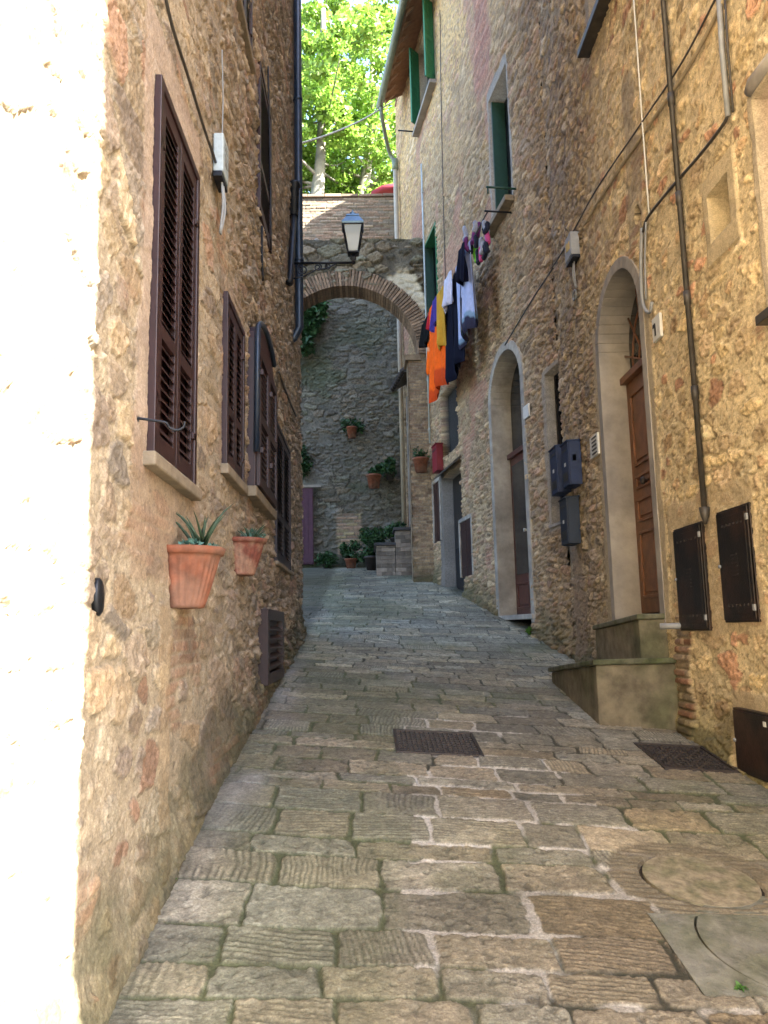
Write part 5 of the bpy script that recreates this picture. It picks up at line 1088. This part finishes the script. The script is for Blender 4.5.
for k in range(9):
    px_ = 429+k*5.2; u = LPt(px_, 300)[0]; m = MB(); z = zl(u); m.wb(WF, u-.012, u+.012, z-.05, z+.035, OFFL+.016, OFFL+.034); m.wb(WF, u-.012, u+.012, z-.05, z+.035, OFFL-.034, OFFL-.016); m.wb(WF, u-.011, u+.011, z+.012, z+.022, OFFL-.016, OFFL+.016); m.build('peg', mat('peg_wood', (.35, .24, .12)), LINE)
# overhead cable across the lane
m = MB(); m.tube(smoothcurve([at(299, 144, 14), at(330, 134, 15.5), at(362, 120, 17.5), at(392, 102, 19.5)], 6), .02, 6); p0 = at(299, 144, 14)
tag(m.build('overhead_cable', mat('pale_cable', (.45, .44, .38), .7), None, p0), 'pale cable crossing above the archway in front of the trees', 'cable')
# ---------------- trees
def tree(label, base, H_, lean, seed, nleaf, cr, crown_lo):
    rs = np.random.RandomState(seed); t = thing('plane_tree', label, 'tree', base, 'trees behind the garden wall'); B0 = Vector(base); m = MB(); tips = []
    top = B0+Vector((lean[0], lean[1], H_)); mid = B0+(top-B0)*.45+Vector((rs.uniform(-.3, .3), 0, 0))
    tr = smoothcurve([B0+Vector((0, 0, -.3)), B0+(mid-B0)*.5, mid, top], 6); m.tube(tr, list(np.linspace(.30, .08, len(tr))), 12)
    for k in range(11):
        f = rs.uniform(.22, .95); p = tr[int(f*(len(tr)-1))]; a_ = rs.uniform(0, 6.28); L0 = cr*rs.uniform(.6, 1.1)*(1.1-.4*f); e = p+Vector((math.cos(a_)*L0, math.sin(a_)*L0, L0*rs.uniform(.2, .8)))
        q = smoothcurve([p, p+(e-p)*.5+Vector((0, 0, -.15)), e], 5); m.tube(q, list(np.linspace(.085*(1.2-f), .015, len(q))), 7); tips += [q[-1], q[len(q)*2//3], q[len(q)//2]]
    m.build('trunk', mbark, t); C_ = []; tips += tr[len(tr)//2:]
    nc = 80
    for k in range(nc):
        c = np.array(tips[rs.randint(len(tips))])+rs.randn(3)*np.array((.75, .75, .8))*cr*.3
        if c[2] < B0.z+crown_lo: c[2] = B0.z+crown_lo+rs.rand()*1.5
        C_.append(clump(rs, c, rs.uniform(.35, .8), nleaf//nc, .7))
    leaves('crown', np.concatenate(C_), .145, mleaf, t, seed=seed, aspect=1.25)
zt = zg-.15
def tb(px, Y): q = at(px, 190, Y); return (q[0], Y, zt)
tree('pale-trunked tree nearest the left house with drooping low leaves', tb(313, 24.5), 9, (.4, .3), 51, 13000, 3.0, 2.6)
tree('tree with pale forked trunk standing in the middle gap', tb(352, 26), 11, (1.0, .5), 52, 13000, 3.2, 1.0)
tree('tree farther right with thin trunk beside the gutter', tb(377, 28), 11, (-.9, .5), 53, 13000, 3.2, 2.2)
tree('broad dark tree at the back filling the gap', tb(330, 31), 16, (-.5, 0), 54, 46000, 5.0, .6)
rs = np.random.RandomState(60); q0 = at(360, 196, 23); t = thing('garden_shrub', 'bright leafy shrub just over the top of the garden wall', 'shrub', (q0[0], 23.2, zt))
leaves('foliage', np.concatenate([clump(rs, (q0[0]+rs.uniform(-1.5, .8), 23.2+rs.uniform(-.4, .5), zt+rs.uniform(.1, .75)), .35, 120) for k in range(22)]), .11, mleaf, t, seed=61)
m = MB()
for k in range(6): m.tube([(q0[0], 23.2, zt), (q0[0]+rs.uniform(-.8, .8), 23.2, zt+.6)], .02, 6)
m.build('stem', mbark, t)
# crimson parasol edge over the garden wall
c = at(384, 190, 23.6); t = thing('parasol', 'crimson garden parasol peeking over the garden wall beside the beige downpipe', 'parasol', (c[0]+.35, 23.6, zt)); cx_ = c[0]+.35
m = MB(); n = 12; m.loft([[(cx_+r_*math.cos(2*math.pi*k/n), 23.6+r_*math.sin(2*math.pi*k/n), z) for k in range(n)] for r_, z in ((.86, c[2]-.45), (.86, c[2]-.28), (.5, c[2]-.06), (.05, c[2]+.12))], cap=True); m.build('canopy', mawn, t)
m = MB(); m.tube([(cx_, 23.6, zt), (cx_, 23.6, c[2]+.1)], .025, 8); m.build('pole', mwhite, t)
